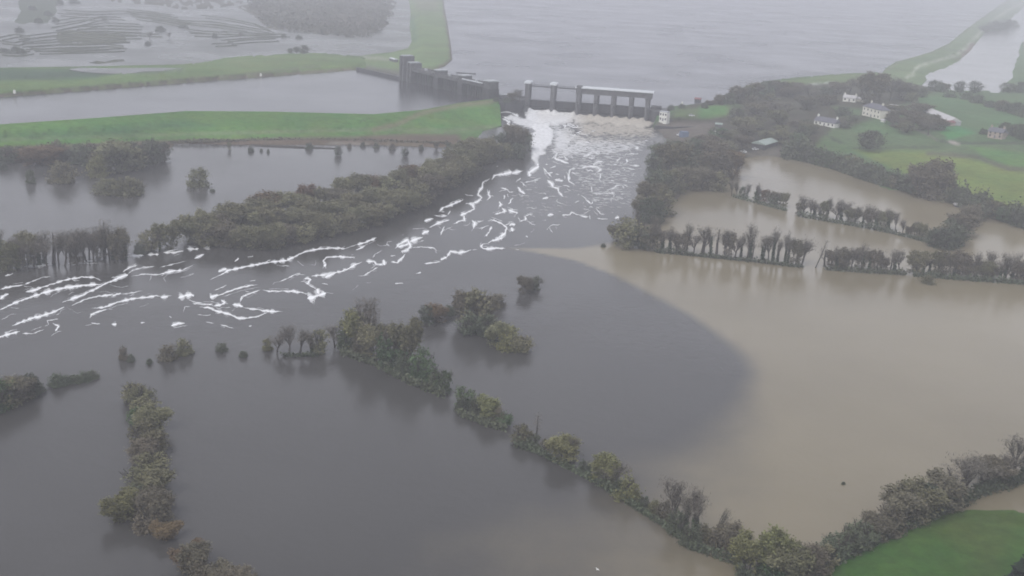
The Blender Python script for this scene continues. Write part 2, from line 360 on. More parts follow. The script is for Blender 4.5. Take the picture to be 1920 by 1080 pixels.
# north canal bank
land('embankment', [(-260, 190, 6.8), (0, 184, 6.8), (100, 176, 6.8), (200, 168, 6.8), (400, 152, 6.8), (600, 138, 6.8), (668, 133, 6.8), (700, 128, 7), (694, 112, 5), (670, 104, 2.8), (640, 101, 2.8), (600, 98, 2.8), (550, 99, 2.8), (480, 103, 2.8), (430, 105, 2.8), (380, 116, 2.8), (340, 120, 2.8), (200, 123, 2.8), (0, 126, 2.8), (-260, 130, 2.8)],
     lines=[[(-260, 176, 9.6), (0, 171, 9.6), (100, 164, 9.6), (200, 157, 9.6), (400, 142, 9.6), (600, 126, 9.6), (670, 120, 9.6)], [(-260, 160, 9.6), (0, 156, 9.6), (200, 147, 9.6), (400, 130, 9.6), (600, 112, 9)],
            [(-260, 148, 4.6), (0, 145, 4.6), (200, 140, 4.6), (340, 134, 4.6)], [(0, 132, 4.2), (200, 128, 4.2), (340, 124, 4.2)]],
     base=GR2, paint=[([(-260, 156), (-260, 128), (0, 128), (120, 128), (230, 133), (180, 146), (0, 152)], (.040, .085, .040), 4),
                      ([(-260, 186), (0, 180), (100, 173), (200, 165), (400, 149), (600, 135), (668, 130)], (.13, .10, .085), 4, 'line'),
                      ([(430, 108), (520, 104), (600, 102), (640, 108), (520, 130), (440, 138), (400, 132)], (.12, .18, .06), 8),
                      ([(100, 168), (300, 152), (450, 140), (600, 124)], (.10, .12, .06), 3, 'line'),
                      ([(125, 128), (280, 130), (350, 128), (340, 134), (230, 138), (150, 134)], (.10, .13, .09), 3)],
     label='green canal bank beside the furrowed flooded fields', cat='embankment')
sheet('puddle', poly_px([(128, 130), (150, 127), (210, 128), (290, 127), (345, 128), (330, 132), (270, 134), (235, 139), (185, 137), (150, 134)], 5.4), W_field, 'shallow puddle lying along the back of the canal bank')
# lake-side embankment, upper centre
land('embankment', [(764, -14, 3), (770, 20, 3), (768, 50, 3), (772, 78, 3), (765, 90, 3), (735, 98, 3), (700, 101, 3), (672, 104, 2.8), (672, 128, 7.2), (700, 132, 7.2), (752, 142, 7.2), (790, 137, 8), (815, 131, 8), (835, 124, 8), (848, 112, 8), (846, 90, 8), (840, 50, 8), (833, 10, 8), (831, -14, 8)],
     lines=[[(826, -14, 10.4), (828, 10, 10.4), (834, 50, 10.4), (840, 90, 10.4), (838, 108, 10.4), (822, 118, 10.4), (790, 128, 10)], [(790, -14, 10), (795, 20, 10), (798, 60, 10), (800, 90, 10), (790, 110, 9.8)], [(700, 116, 8.4), (740, 118, 9), (760, 128, 9)]],
     base=(.13, .20, .075), paint=[([(829, -20), (832, 10), (840, 50), (846, 90), (847, 112), (834, 122), (812, 130), (785, 133)], (.13, .085, .08), 3, 'line'),
                      ([(672, 120), (700, 124), (757, 135), (757, 150), (670, 134)], (.12, .12, .10), 3), ([(775, -20), (820, -20), (822, 20), (780, 20)], (.17, .19, .11), 5),
                      ([(768, 30), (778, 30), (782, 75), (772, 78)], (.07, .15, .06), 3), ([(660, 104), (690, 108), (735, 112)], (.28, .30, .22), 3, 'line')],
     label='yellow-green grass embankment between the lake and left floods', cat='embankment')
# right lake bank
land('embankment', [(1648, 138, 7.8), (1660, 128, 7.8), (1680, 115, 7.8), (1715, 106, 7.8), (1745, 97, 7.8), (1780, 80, 7.8), (1810, 55, 7.8), (1840, 33, 7.8), (1870, 12, 7.8), (1898, -8, 7.8), (1940, -10, 6), (1935, 4, 5.8), (1915, 22, 5.8), (1895, 38, 5.8), (1900, 50, 5.8), (1885, 60, 5.8), (1862, 60, 5.8), (1848, 62, 5.8), (1836, 75, 5.8), (1825, 92, 5.8), (1812, 108, 5.8), (1790, 122, 5.8), (1765, 134, 5.8), (1740, 143, 5.8), (1738, 150, 6), (1728, 160, 6.5), (1660, 158, 8), (1640, 150, 8)],
     lines=[[(1662, 132, 10), (1690, 117, 10), (1745, 102, 10), (1785, 83, 10), (1815, 60, 10), (1850, 35, 10), (1890, 6, 10), (1925, -9, 9)], [(1670, 146, 9), (1710, 128, 9), (1790, 102, 9), (1825, 70, 9), (1880, 24, 9)]],
     base=(.13, .19, .085), paint=[([(1697, 147), (1712, 140), (1716, 128), (1728, 122), (1760, 113), (1792, 104), (1812, 88), (1832, 67), (1852, 48), (1880, 25), (1912, 8), (1935, 0)], PATH, 2.6, 'line'),
                      ([(1795, 112), (1822, 78), (1830, 82), (1815, 105)], (.17, .13, .11), 3), ([(1835, 48), (1890, 35), (1885, 60), (1845, 62)], (.06, .07, .055), 4),
                      ([(1650, 138), (1690, 113), (1745, 97), (1780, 80), (1840, 33), (1898, -8)], (.17, .20, .12), 2.5, 'line')],
     label='pale green lake bank with a winding track at the upper right', cat='embankment')
land('meadow', [(1876, 172, 6), (1886, 150, 5.9), (1900, 118, 5.9), (1910, 90, 5.9), (1914, 66, 5.9), (1990, 50, 6), (2010, 176, 7)], lines=[[(1930, 90, 8), (1935, 150, 8)]], base=(.10, .16, .075),
     label='green meadow strip at the right edge beyond the pale flooded field', cat='meadow', step=8)
# farmland and wooded slope on the right
land('farmland', [(1222, 240, -.2), (1232, 216, 6), (1252, 200, 8), (1290, 196, 7.9), (1330, 190, 7.9), (1370, 172, 7.9), (1400, 160, 7.9), (1455, 148, 7.9), (1570, 138, 7.9), (1640, 134, 7.9), (1690, 152, 9), (1735, 162, 7), (1790, 170, 6), (1860, 170, 6), (1900, 164, 6), (2500, 176, 6.5), (2600, 300, 14), (2600, 560, -.2),
                  (1930, 436, -.2), (1840, 404, -.2), (1765, 380, -.2), (1700, 364, -.2), (1660, 358, -.2), (1600, 335, -.2), (1515, 308, -.2), (1450, 298, -.2), (1385, 308, -.2), (1375, 332, -.2), (1340, 336, -.2), (1300, 330, -.2), (1262, 330, -.2), (1240, 318, -.2), (1236, 296, -.2), (1240, 262, -.2)],
     lines=[[(1260, 206, 9.5), (1330, 198, 9.5), (1400, 170, 10), (1500, 152, 10), (1600, 146, 10)], [(1250, 238, 1), (1300, 240, 3), (1350, 240, 4.5)], [(1400, 250, 5), (1440, 268, 3), (1500, 282, 2.5)], [(1500, 230, 9), (1545, 238, 9.5), (1600, 240, 9)],
            [(1580, 192, 12), (1635, 224, 13), (1660, 226, 13)], [(1730, 205, 12), (1780, 232, 12), (1860, 258, 11), (2500, 285, 13)], [(1700, 170, 9), (1800, 185, 9), (1920, 205, 10)], [(1600, 300, 4), (1700, 320, 6), (1800, 350, 6), (1920, 400, 4), (2500, 500, 5)]],
     base=(.075, .135, .055),
     paint=[([(1222, 240), (1300, 190), (1400, 160), (1560, 145), (1720, 150), (1760, 170), (1540, 260), (1500, 300), (1380, 340), (1220, 340)], WOODF, 6),
            ([(1460, 152), (1570, 139), (1650, 136), (1700, 150), (1560, 156), (1480, 160)], (.12, .18, .065), 2),
            ([(1270, 206), (1370, 196), (1372, 214), (1330, 222), (1262, 222)], (.10, .15, .06), 3), ([(1310, 200), (1362, 196), (1362, 216), (1312, 222)], (.075, .19, .05), 3),
            ([(1230, 228), (1330, 230), (1350, 240), (1300, 262), (1240, 262)], (.12, .105, .09), 4),
            ([(1350, 188), (1440, 160), (1480, 158), (1430, 180), (1380, 205)], (.09, .13, .07), 5),
            ([(1700, 178), (1760, 180), (1840, 195), (1920, 215), (2600, 235), (2600, 250), (1900, 236), (1800, 220), (1730, 200)], (.078, .15, .062), 3),
            ([(1745, 168), (1940, 170), (2600, 175), (2600, 210), (1920, 200), (1800, 178)], (.085, .14, .06), 3),
            ([(1560, 198), (1620, 205), (1610, 222), (1570, 214)], (.085, .135, .06), 3),
            ([(1560, 238), (1680, 262), (1750, 262), (1900, 268), (2600, 272), (2600, 285), (1800, 290), (1690, 285), (1600, 276), (1540, 262)], (.085, .13, .058), 4),
            ([(1755, 240), (1800, 236), (1830, 250), (1780, 262)], (.05, .20, .06), 3),
            ([(1600, 280), (1750, 284), (1880, 310), (2600, 350), (2600, 480), (1920, 420), (1790, 372), (1720, 340), (1640, 300)], (.135, .185, .045), 4),
            ([(1820, 276), (1920, 286), (2600, 300), (2600, 345), (1930, 318), (1850, 298)], (.085, .19, .05), 3),
            ([(1740, 288), (1830, 294), (1890, 316), (2600, 352)], (.085, .09, .055), 5, 'line'),
            ([(1755, 262), (1790, 269), (1870, 268), (2600, 273)], (.05, .06, .04), 2.5, 'line'), ([(1600, 278), (1700, 277), (1760, 275)], (.06, .085, .045), 2.5, 'line'),
            ([(1780, 265), (1796, 270)], (.36, .32, .30), 3, 'line'), ([(1520, 158), (1562, 155)], (.35, .38, .33), 1.6, 'line'),
            ([(1398, 284), (1480, 276), (1510, 292), (1440, 296), (1400, 300)], (.13, .12, .10), 3), ([(1545, 245), (1562, 262), (1580, 268)], (.04, .055, .035), 2, 'line'),
            ([(1700, 235), (1740, 252), (1755, 262)], (.16, .15, .12), 2, 'line')],
     step=5, label='farm fields, yards and wooded slope above the brown floods', cat='farmland', bump=.4)
# green field, bottom right
land('meadow', [(1462, 1100, .1), (1526, 1056, -.1), (1590, 1018, -.1), (1645, 990, -.1), (1700, 970, -.1), (1750, 950, -.1), (1800, 939, -.1), (1850, 938, -.1), (1900, 944, -.1), (1960, 955, -.1), (2700, 1060, .2), (2900, 1400, 2), (1300, 1300, .5), (1380, 1180, .1)],
     lines=[[(1600, 1060, .8), (1750, 1000, .8), (1900, 990, .9)], [(1600, 1150, 1.5), (1900, 1100, 2)]], base=(.046, .105, .020),
     paint=[([(1478, 1090), (1540, 1056), (1650, 992), (1750, 948), (1850, 936)], (.075, .09, .04), 12, 'line'), ([(1750, 960), (1850, 950), (1920, 958), (1880, 1080), (1840, 1080), (1780, 1000)], (.060, .098, .024), 25)],
     step=10, label='vivid green dry meadow in the bottom right corner', cat='meadow', bump=.15)
# brown heath and bog, upper left
land('heath', [(478, 30, 3.4), (500, 52, 3.1), (540, 60, 2.9), (600, 66, 2.9), (660, 72, 2.9), (695, 72, 2.9), (712, 62, 2.9), (725, 48, 2.9), (742, 40, 2.9), (738, 20, 2.9), (745, 4, 2.9), (748, -12, 3), (200, -14, 3.2), (210, 4, 3), (300, 10, 3), (340, 18, 3), (400, 16, 3), (440, 10, 3)],
     base=HEATH, lines=[[(520, 10, 4), (700, 10, 4)], [(520, 40, 4), (690, 50, 4)]], paint=[([(600, 40), (700, 30), (690, 60), (620, 60)], (.10, .08, .07), 12), ([(640, 64), (715, 60), (735, 46), (720, 64), (690, 76), (640, 76)], (.07, .07, .065), 5)],
     label='grey-brown heathland block beyond the flooded furrows', cat='heath', bump=1.0)
land('pasture', [(18, 50, 2.8), (30, 20, 2.8), (34, -12, 3), (118, -12, 3), (130, 2, 2.8), (112, 16, 2.8), (135, 26, 2.8), (100, 34, 2.8), (110, 46, 2.8), (60, 50, 2.8)], base=(.065, .085, .055), lines=[[(50, 10, 3.9), (90, 14, 3.9), (80, 36, 3.9)], [(40, 40, 3.7), (60, 20, 3.8)]], label='dull green hummocky pasture at the upper left corner', cat='pasture', step=6)

# drowned furrow ridges of the upper left field (real low ridges just above the water)
def strip(mb, pts, wpx, z, hgt):
    """a low ridge along a traced line, with real width and a rounded top"""
    q = [Vector(at(x, y, z)) for x, y in pts]
    rows = []
    for i, p in enumerate(q):
        a = q[max(0, i - 1)]; b = q[min(len(q) - 1, i + 1)]; d = (b - a); d.z = 0
        d.normalize(); nrm = Vector((-d.y, d.x, 0)); t = i / (len(q) - 1); k = (math.sin(PI * min(1, max(0, t))) ** .5) * (0.6 + .8 * abs(noise.noise(p * .05)))
        wd = wpx * k
        rows.append([p - nrm * wd + Vector((0, 0, -.3)), p - nrm * wd * .5 + Vector((0, 0, hgt)), p + nrm * wd * .5 + Vector((0, 0, hgt)), p + nrm * wd + Vector((0, 0, -.3))])
    vs = [v for r_ in rows for v in r_]; n = 4
    mb.add(vs, [(i * n + j, i * n + j + 1, (i + 1) * n + j + 1, (i + 1) * n + j) for i in range(len(rows) - 1) for j in range(n - 1)])
fr = MB()
def smooth_line(c, n=14, jx=0, jy=0):
    c = np.array(c, float); t = np.linspace(0, len(c) - 1, n); k = np.arange(len(c))
    return [(float(np.interp(q, k, c[:, 0])) + jx, float(np.interp(q, k, c[:, 1])) + jy + .5 * noise.noise(Vector((q * 1.7, jy, jx)))) for q in t]
fan = [[(40, 70), (110, 62), (200, 60), (300, 66)], [(38, 76), (110, 70), (200, 68), (240, 76)], [(45, 84), (120, 80), (200, 78), (240, 76)], [(45, 90), (120, 86), (200, 84), (235, 88)],
       [(100, 42), (150, 34), (200, 36)], [(100, 54), (150, 44), (195, 32), (230, 34)], [(110, 60), (160, 50), (200, 44), (265, 47)], [(140, 52), (200, 50), (262, 52)], [(150, 56), (210, 56), (262, 58)], [(160, 62), (210, 64), (262, 63)],
       [(180, 68), (220, 70), (262, 69)], [(180, 74), (240, 76)], [(70, 98), (150, 96), (230, 93)], [(60, 92), (130, 94), (200, 90)], [(120, 20), (170, 24), (230, 22), (290, 26), (330, 34)], [(110, 26), (160, 30), (215, 28)],
       [(240, 18), (290, 24), (330, 30)], [(240, 24), (300, 34), (350, 40), (420, 44)], [(280, 34), (340, 42), (400, 48), (460, 56)], [(250, 32), (300, 40), (350, 50)], [(330, 40), (400, 42), (450, 50), (500, 58)],
       [(380, 30), (430, 36), (480, 46), (510, 58)], [(350, 56), (390, 60), (430, 62)], [(410, 72), (460, 68), (520, 66)], [(420, 60), (480, 64), (540, 66)], [(360, 64), (420, 66)], [(0, 72), (30, 66), (60, 70)], [(0, 78), (30, 82), (60, 76)], [(0, 100), (30, 102), (60, 98)],
       [(430, 80), (470, 76), (520, 74)], [(400, 84), (440, 82)]]
for li, c in enumerate(fan):
    for k in range(2):
        strip(fr, smooth_line(c, 26, 7 * k - 3, 5.0 * k - 1), 2.0 + .5 * ((li + k) % 3), 3.0, .9)
me = fr.mesh('furrow_ridges', plain('drowned_rushes', (.07, .075, .055), .95, .4, .08))
tag(link('furrow_ridges', me), 'curved rushy furrow ridges showing above the upper left flood', 'ridges', kind='structure')
land('rushes', [(108, 60, 3.1), (130, 56, 3.2), (160, 58, 3.2), (200, 62, 3.2), (236, 70, 3.1), (235, 76, 3.1), (200, 82, 3.1), (150, 86, 3.1), (115, 84, 3.1), (105, 72, 3.1)], base=(.085, .088, .058), label='rushy hump among the drowned furrows', cat='rushes', step=5, bump=.2)
land('mudbank', [(166, 118, 3.05), (182, 114, 3.1), (196, 116, 3.05), (215, 112, 3.1), (232, 111, 3.1), (234, 115, 3.0), (205, 118, 3.0), (185, 120, 3.0)][0:8], base=(.07, .075, .05), label='thin dark mudbank in the water behind the far canal bank', cat='mudbank', step=4, bump=.05)
# flooded bank lip in front of the left pool
land('mudbank', [(470, 270, .25), (520, 272, .3), (600, 276, .3), (640, 278, .2), (640, 281, -.05), (560, 280, -.05), (480, 276, -.05)], base=(.05, .045, .04), label='thin dark bank lip by the left flooded pool', cat='mudbank', step=5, bump=.05)

# ---------------------------------------------------------------- the sluice dam
def frame_px(p, q, z):
    a = Vector(at(*p, z)); b = Vector(at(*q, z)); return a, math.atan2(b.y - a.y, b.x - a.x), (b - a).length
A0, ang, Ld = frame_px((985, 207.2), (1214, 224.2), 0)
dam = empty('sluice_dam', A0, ang); tag(dam, 'grey concrete sluice dam with six gates and a white-topped hoist bridge', 'dam')
PS = [1.3, 21.4, 41.5, 55.4, 68.8, 82.6, 95.2]
sill = MB(); sill.box(-2, 98, -7, 9, -4, 1.2); sill.build('sill', M['concrete_dark'], dam)
for i, s in enumerate(PS):
    hw = 1.9 if i < 2 else 1.8; top = 21.6 if i < 3 else 16.4
    m = MB(); m.plan([(s - hw, 7), (s - hw, -3.5), (s - hw * .6, -4.3), (s + hw * .6, -4.3), (s + hw, -3.5), (s + hw, 7)], -4, top)
    if i == 2 or i == 6: m.box(s - hw - .5, s + hw + .5, -2.6, 5.8, 15, 20.8 if i == 6 else 22)
    p = m.build('pier', M['concrete'], dam)
    b = MB(); b.plan([(s - hw * .8, -4.2), (s - hw * .8, -8), (s, -9.6), (s + hw * .8, -8), (s + hw * .8, -4.2)], -4, 9.5 if i > 1 else 4); b.build('cutwater', M['concrete'], p)
    if i < 2:
        c = MB(); c.box(s - hw - .7, s + hw + .7, -4.4, 6.6, top, top + 1.3); c.box(s - hw * .6, s + hw * .6, -3, 5, top + 1.3, top + 1.7); c.build('cap', M['roof_white'], p)
for i in range(6):
    x0, x1 = PS[i] + 1.85, PS[i + 1] - 1.8
    m = MB(); lo, hi = (2.8, 8.9) if i < 2 else (2.4, 9.4)
    m.box(x0, x1, 0, .8, lo, hi)
    for k in range(4): z = lo + .6 + k * (hi - lo - 1) / 3; m.box(x0, x1, -.6, 0, z - .18, z + .18)
    n = 5 if i < 2 else 3
    for k in range(1, n): x = x0 + (x1 - x0) * k / n; m.box(x - .15, x + .15, -.75, -.003, lo, hi - .01)
    m.build('gate', M['steel'], dam)
# light footbridge over the two wide bays
m = MB()
m.box(PS[0] + 1.9, PS[2] - 2.4, .2, 3.2, 18.9, 19.7)
for y in (.2, 3.2):
    m.box(PS[0] + 1.9, PS[2] - 2.4, y - .06, y + .06, 20.6, 20.75)
    for k in range(15): x = PS[0] + 2.2 + k * 2.6; m.box(x, x + .14, y - .05, y + .05, 19.7, 20.6)
m.build('footbridge', M['steel'], dam)
m = MB(); m.box(PS[0] + 1.9, PS[2] - 2.4, 4.4, 4.7, 16.9, 17.15); m.build('service_rail', M['concrete_pale'], dam)
m = MB(); m.box(PS[2] - 2.3, PS[6] + 3.2, -2.4, 5.6, 16.42, 20.6)
for k in range(16): x = PS[2] + k * 3.5; m.box(x, x + .5, -2.7, -2.4, 16.6, 20.4)
br = m.build('hoist_bridge', M['concrete'], dam)
m = MB(); m.prism([(PS[2] - 3, 20.63), (PS[6] + 4, 20.63), (PS[6] + 4, 21.5), (PS[2] - 3, 21.5)], -3.4, 6.6); m.build('roof', M['roof_white'], br)
# left abutment and right abutment
m = MB(); m.plan([(-23, 10), (-23, -4), (-19, -13), (-14, -13), (-.7, -5.5), (-.7, 10)], -4, 8.8); m.box(-22.5, -.9, 8.5, 9.5, 8.8, 9.9)
ab = m.build('retaining_wall', M['concrete_dark']); ab.location = A0; ab.rotation_euler.z = ang
tag(ab, 'dark stained concrete wall between the left gate and the grass bank', 'wall')
m = MB(); m.plan([(97.1, 9), (97.1, -6), (100, -13), (112, -19), (113, 4), (110, 9)], -4, 8.6); m.box(98, 106, -2, 6, 8.6, 10.6)
ab = m.build('retaining_wall', M['concrete_dark']); ab.location = A0; ab.rotation_euler.z = ang
tag(ab, 'dark concrete wall at the right end of the dam beside the white gatehouse', 'wall')
def wall_px(name, pts, z0, z1, th, mat, label, cat='wall'):
    m = MB()
    q = [Vector(at(x, y, z0)) for x, y in pts]
    for a, b in zip(q[:-1], q[1:]):
        d = (b - a).normalized(); n_ = Vector((-d.y, d.x, 0)) * th / 2; e = d * th * .48
        m.plan([(a - n_ - e)[:2], (b - n_ + e)[:2], (b + n_ + e)[:2], (a + n_ - e)[:2]], z0 - 3, z1)
    return tag(m.build(name, mat), label, cat)
wall_px('retaining_wall', [(1228, 243), (1262, 246), (1300, 245), (1350, 247)], 0, 3.2, 1.6, M['concrete_dark'], 'low dark quay wall running right below the abutment lawn')
wall_px('garden_wall', [(1324, 264), (1338, 266), (1345, 259), (1340, 249)], 3, 4.6, .8, M['white'], 'short curved white wall among the trees right of the dam')

# ---------------------------------------------------------------- canal gates (left)
B0, ang2, Lc = frame_px((760, 151), (915, 188), 7); B0.z = 3.4
can = empty('canal_headgates', B0, ang2); tag(can, 'dark concrete canal headgates with two lift towers and pale-capped piers', 'gates')
def tower(s, hw, top, name='lift_tower'):
    m = MB(); m.box(s - hw, s - hw * .35, -4, 7, -1, top); m.box(s + hw * .35, s + hw, -4, 7, -1, top); m.box(s - hw * .34, s + hw * .34, -2.5, 6, -1, top - 1.5)
    t = m.build(name, M['concrete'], can); c = MB(); c.box(s - hw * .75, s + hw * .75, -3.2, 6, top, top + .9); c.build('cap', M['concrete_pale'], t)
tower(-.5, 3.4, 24.5); tower(11.5, 3.6, 20.0)
for s, hw in ((53, 3.4), (88, 3.6), (124, 3.8)):
    m = MB(); m.box(s - hw, s + hw, -2.5, 6, 12.9, 18.4); p = m.build('pier', M['concrete'], can)
    m = MB(); m.box(s - hw * .9, s + hw * .9, -3.2, 7, -1, 12.88); m.build('pier_base', M['concrete_dark'], p)  # pier body below the deck uses a darker concrete than the top block
    c = MB(); c.box(s - hw - .4, s + hw + .4, -3, 6.5, 18.4, 19.2); c.build('cap', M['concrete_pale'], p)
for a_, b_ in ((15.3, 49.5), (56.5, 84.3), (91.7, 120.1)):
    m = MB(); m.box(a_, b_, -2.5, 6, 13.2, 15.2); m.box(a_, b_, -3, -2.55, 13.4, 16.2); m.box(a_, b_, 6.05, 6.4, 13.4, 16.2); m.build('deck', M['concrete'], can)
    m = MB(); m.box(a_, b_, 1, 1.8, 2, 13.1)
    for k in range(9): x = a_ + 1 + (b_ - a_ - 2) * k / 8; m.box(x - .2, x + .2, .3, .98, 2, 13)
    m.build('gate', M['steel'], can)
m = MB(); m.box(92, 119.5, -4.3, -3.1, 16.2, 16.9); m.build('gantry_rail', M['roof_white'], can)
for s in (30, 66, 104):
    m = MB(); m.box(s, s + 2.2, 0, 2, 15.2, 17.4); m.build("hoist", M["concrete_pale"], can)
# quay wall left of the towers
wall_px('quay_wall', [(672, 132), (700, 138), (735, 146), (758, 151)], 7, 9.6, 3, M['concrete_dark'], 'dark quay wall curving from the far bank to the canal gate towers')
q = MB(); a = Vector(at(857, 137, 8)); b = Vector(at(891, 139, 8)); q.tube(a + Vector((0, 0, .2)), b + Vector((0, 0, .2)), .5, .5, 8)
for k in range(9): c = a.lerp(b, k / 8); q.box(c.x - .6, c.x + .6, c.y - .6, c.y + .6, 7.9, 8.9)
tag(q.build('floating_boom', M['steel']), 'thin dark floating boom on the lake above the canal gates', 'boom')

# ---------------------------------------------------------------- buildings
def house(name, p, q, z, depth, wall_h, roof_h, wall, roof, label, cat='house', hip=False, chim=0, floors=1, wins=0, over=.4, annex=None, group=None):
    a, rz, Lh = frame_px(p, q, z)
    t = empty(name, a, rz); tag(t, label, cat, group)
    m = MB(); m.box(0, Lh, 0, depth, -2, wall_h)
    if not hip and roof_h > 1: 
        m.add([(0.02, 0.01, wall_h), (0.02, depth - .01, wall_h), (0.02, depth / 2, wall_h + roof_h - .1)], [(0, 1, 2)]); m.add([(Lh - .02, .01, wall_h), (Lh - .02, depth - .01, wall_h), (Lh - .02, depth / 2, wall_h + roof_h - .1)], [(0, 1, 2)])
    m.build('wall', wall, t)
    o = over; e = depth / 2 if hip else -o; th = .22
    m = MB(); vs = [(-o, -o, wall_h + .01), (Lh + o, -o, wall_h + .01), (Lh + o, depth + o, wall_h + .01), (-o, depth + o, wall_h + .01), (e, depth / 2, wall_h + roof_h), (Lh - e, depth / 2, wall_h + roof_h)]
    vs2 = [(x, y, zz + th) for x, y, zz in vs]
    m.add(vs + vs2, [(6, 7, 11, 10), (7, 8, 11), (8, 9, 10, 11), (9, 6, 10), (3, 2, 1, 0), (0, 1, 7, 6), (1, 2, 8, 7), (2, 3, 9, 8), (3, 0, 6, 9)])
    r = m.build('roof', roof, t)
    for k in range(chim):
        x = .7 if k == 0 else (Lh - .7 if k == 1 else Lh / 2)
        if hip: x = e if k == 0 else Lh - e
        c = MB(); c.box(x - .6, x + .6, depth / 2 - .5, depth / 2 + .5, wall_h + roof_h * .6, wall_h + roof_h + 1.5); c.box(x - .35, x - .05, depth / 2 - .2, depth / 2 + .2, wall_h + roof_h + 1.5, wall_h + roof_h + 2.0); c.build('chimney', wall, r)
    for fl in range(floors):
        for k in range(wins):
            x = Lh * (k + .5) / wins; zb = .9 + fl * (wall_h / floors)
            if fl == 0 and k == wins // 2:
                dr = MB(); dr.box(x - .55, x + .55, -.06, -.003, 0, 2.1); dr.build('door', M['slate'], t); continue
            wn = MB(); wn.box(x - .6, x + .6, -.05, -.003, zb, zb + 1.5); wn.build('window', M['glass'], t)
    return t
house('farmhouse', (1616, 215), (1649, 224), 13, 8.5, 6.6, 3.2, M['cream'], M['slate'], 'large two-storey cream farmhouse with dark hipped roof and rows of windows', hip=True, floors=2, wins=5, chim=2)
house('cottage', (1526, 233), (1564, 240), 9.3, 7, 2.9, 3.0, M['white'], M['slate'], 'long low white cottage with grey roof below the dark trees', chim=2, wins=5)
t = house('cottage', (1580, 189), (1604, 191.5), 12.2, 7, 2.8, 2.2, M['white'], M['sheet_grey'], 'small bright white cottage with tall chimneys behind the cream farmhouse', chim=2, wins=3)
house('shed', (1606, 189.5), (1621, 191), 12, 5, 2.0, 1.2, M['cream'], M['sheet_grey'], 'low pale shed joined on the right of the small white cottage', 'shed')
house('barn', (1733, 215), (1779, 234), 12, 9, 2.6, 2.6, M['concrete_pale'], M['sheet_grey'], 'long narrow pale-roofed barn standing diagonally in the farmyard', 'barn')
house('shed', (1741, 229), (1760, 230), 11.6, 5, 2.0, 1.5, M['concrete_pale'], M['sheet_grey'], 'small pale lean-to shed in front of the long barn', 'shed')
house('shed', (1779, 236), (1791, 236), 11.8, 5, 2.2, 1.2, M['pink_stone'], M['red_roof'], 'small dull red-roofed shed at the right end of the long barn', 'shed')
house('stone_house', (1851, 257), (1878, 261), 11.2, 8, 4.2, 2.6, M['pink_stone'], M['slate'], 'pinkish stone house with grey roof near the right edge', floors=2, wins=3, chim=2)
house('shed', (1876, 257), (1889, 256), 11.2, 6, 2.4, 1.5, M['pink_stone'], M['slate'], 'small stone outhouse on the right of the pinkish house', 'shed')
house('shed', (1665, 203), (1679, 205), 12.4, 6, 1.8, 1.2, M['concrete_pale'], M['sheet_grey'], 'pale-roofed shed just right of the cream farmhouse', 'shed')
house('shed', (1651, 230), (1657, 231), 12.4, 3, 1.8, .6, M['white'], M['sheet_grey'], 'tiny white shed in front of the right corner of the farmhouse', 'shed')
house('barn', (1434, 279), (1457, 272), 3.2, 10, 2.4, 1.8, M['concrete_dark'], M['sheet_green'], 'barn with broad grey-green sheet roof above the brown pond', 'barn')
house('shed', (1341, 238), (1353, 239), 5, 5, 1.9, .8, M['concrete'], M['sheet_green'], 'little flat green-roofed shed at the end of the quay', 'shed')
house('container', (1279, 257), (1291, 257), 2.5, 5, 3.2, .25, M['blue'], M['blue'], 'faded blue storage container on the quay right of the dam', 'container', over=.05)
house('gatehouse', (1235.5, 226), (1249.5, 228), 4.0, 5, 6.6, .5, M['white'], M['concrete_pale'], 'bright white gatehouse at the right end of the dam', 'gatehouse', floors=2, wins=3, over=.2)
house('hut', (938, 184), (953, 184), 8.8, 5, 2.4, .8, M['concrete'], M['concrete_pale'], 'small pale-roofed control hut between the two rows of gates', 'hut')
house('hut', (730, 113), (739, 116), 9, 4, 2.2, .4, M['concrete'], M['roof_white'], 'white-roofed hut on the grass left of the canal gate towers', 'hut')
house('shed', (1791, 389), (1806, 390), -.3, 3.5, 1.2, .9, M['concrete'], M['sheet_grey'], 'half-drowned pale-roofed shed at the edge of the brown pond', 'shed')
house('shed', (1302, 190), (1313, 191), 8.2, 5, 1.8, 1, M['concrete_dark'], M['red_roof'], 'small dull red-roofed boathouse on the lake shore', 'boathouse')
def car(px, py, z, rz, mat, label):
    t = empty('parked_car', at(px, py, z), rz); tag(t, label, 'car')
    m = MB(); m.prism([(-2.1, .35), (2.1, .35), (2.15, .8), (1.2, .95), (-1.9, 1.0), (-2.15, .8)], -.85, .85); m.build('body', mat, t)
    m = MB(); m.prism([(-1.7, 1.0), (1.0, .97), (.45, 1.5), (-1.4, 1.52)], -.75, .75); m.build('cabin', M['glass'], t)
    m = MB(); m.prism([(-1.35, 1.525), (.4, 1.505), (.4, 1.56), (-1.35, 1.58)], -.7, .7); m.build('roof', mat, t)
    for x in (-1.3, 1.3):
        for y in (-.9, .9):
            m = MB(); m.tube((x, y - .1, .34), (x, y + .1, .34), .34, .34, 10); m.build('wheel', M['tyre'], t)
car(1416, 281, 3.4, .4, M['car_white'], 'white car parked left of the grey-green roofed barn')
car(1297, 218, 8, .1, M['car_white'], 'white car on the lawn right of the dam')
car(1273, 254, 2.4, 1.0, M['car_white'], 'white car parked left of the blue container on the quay')
car(1394, 286, 3.2, 2.2, M['car_white'], 'lone white car at the left end of the barn yard')
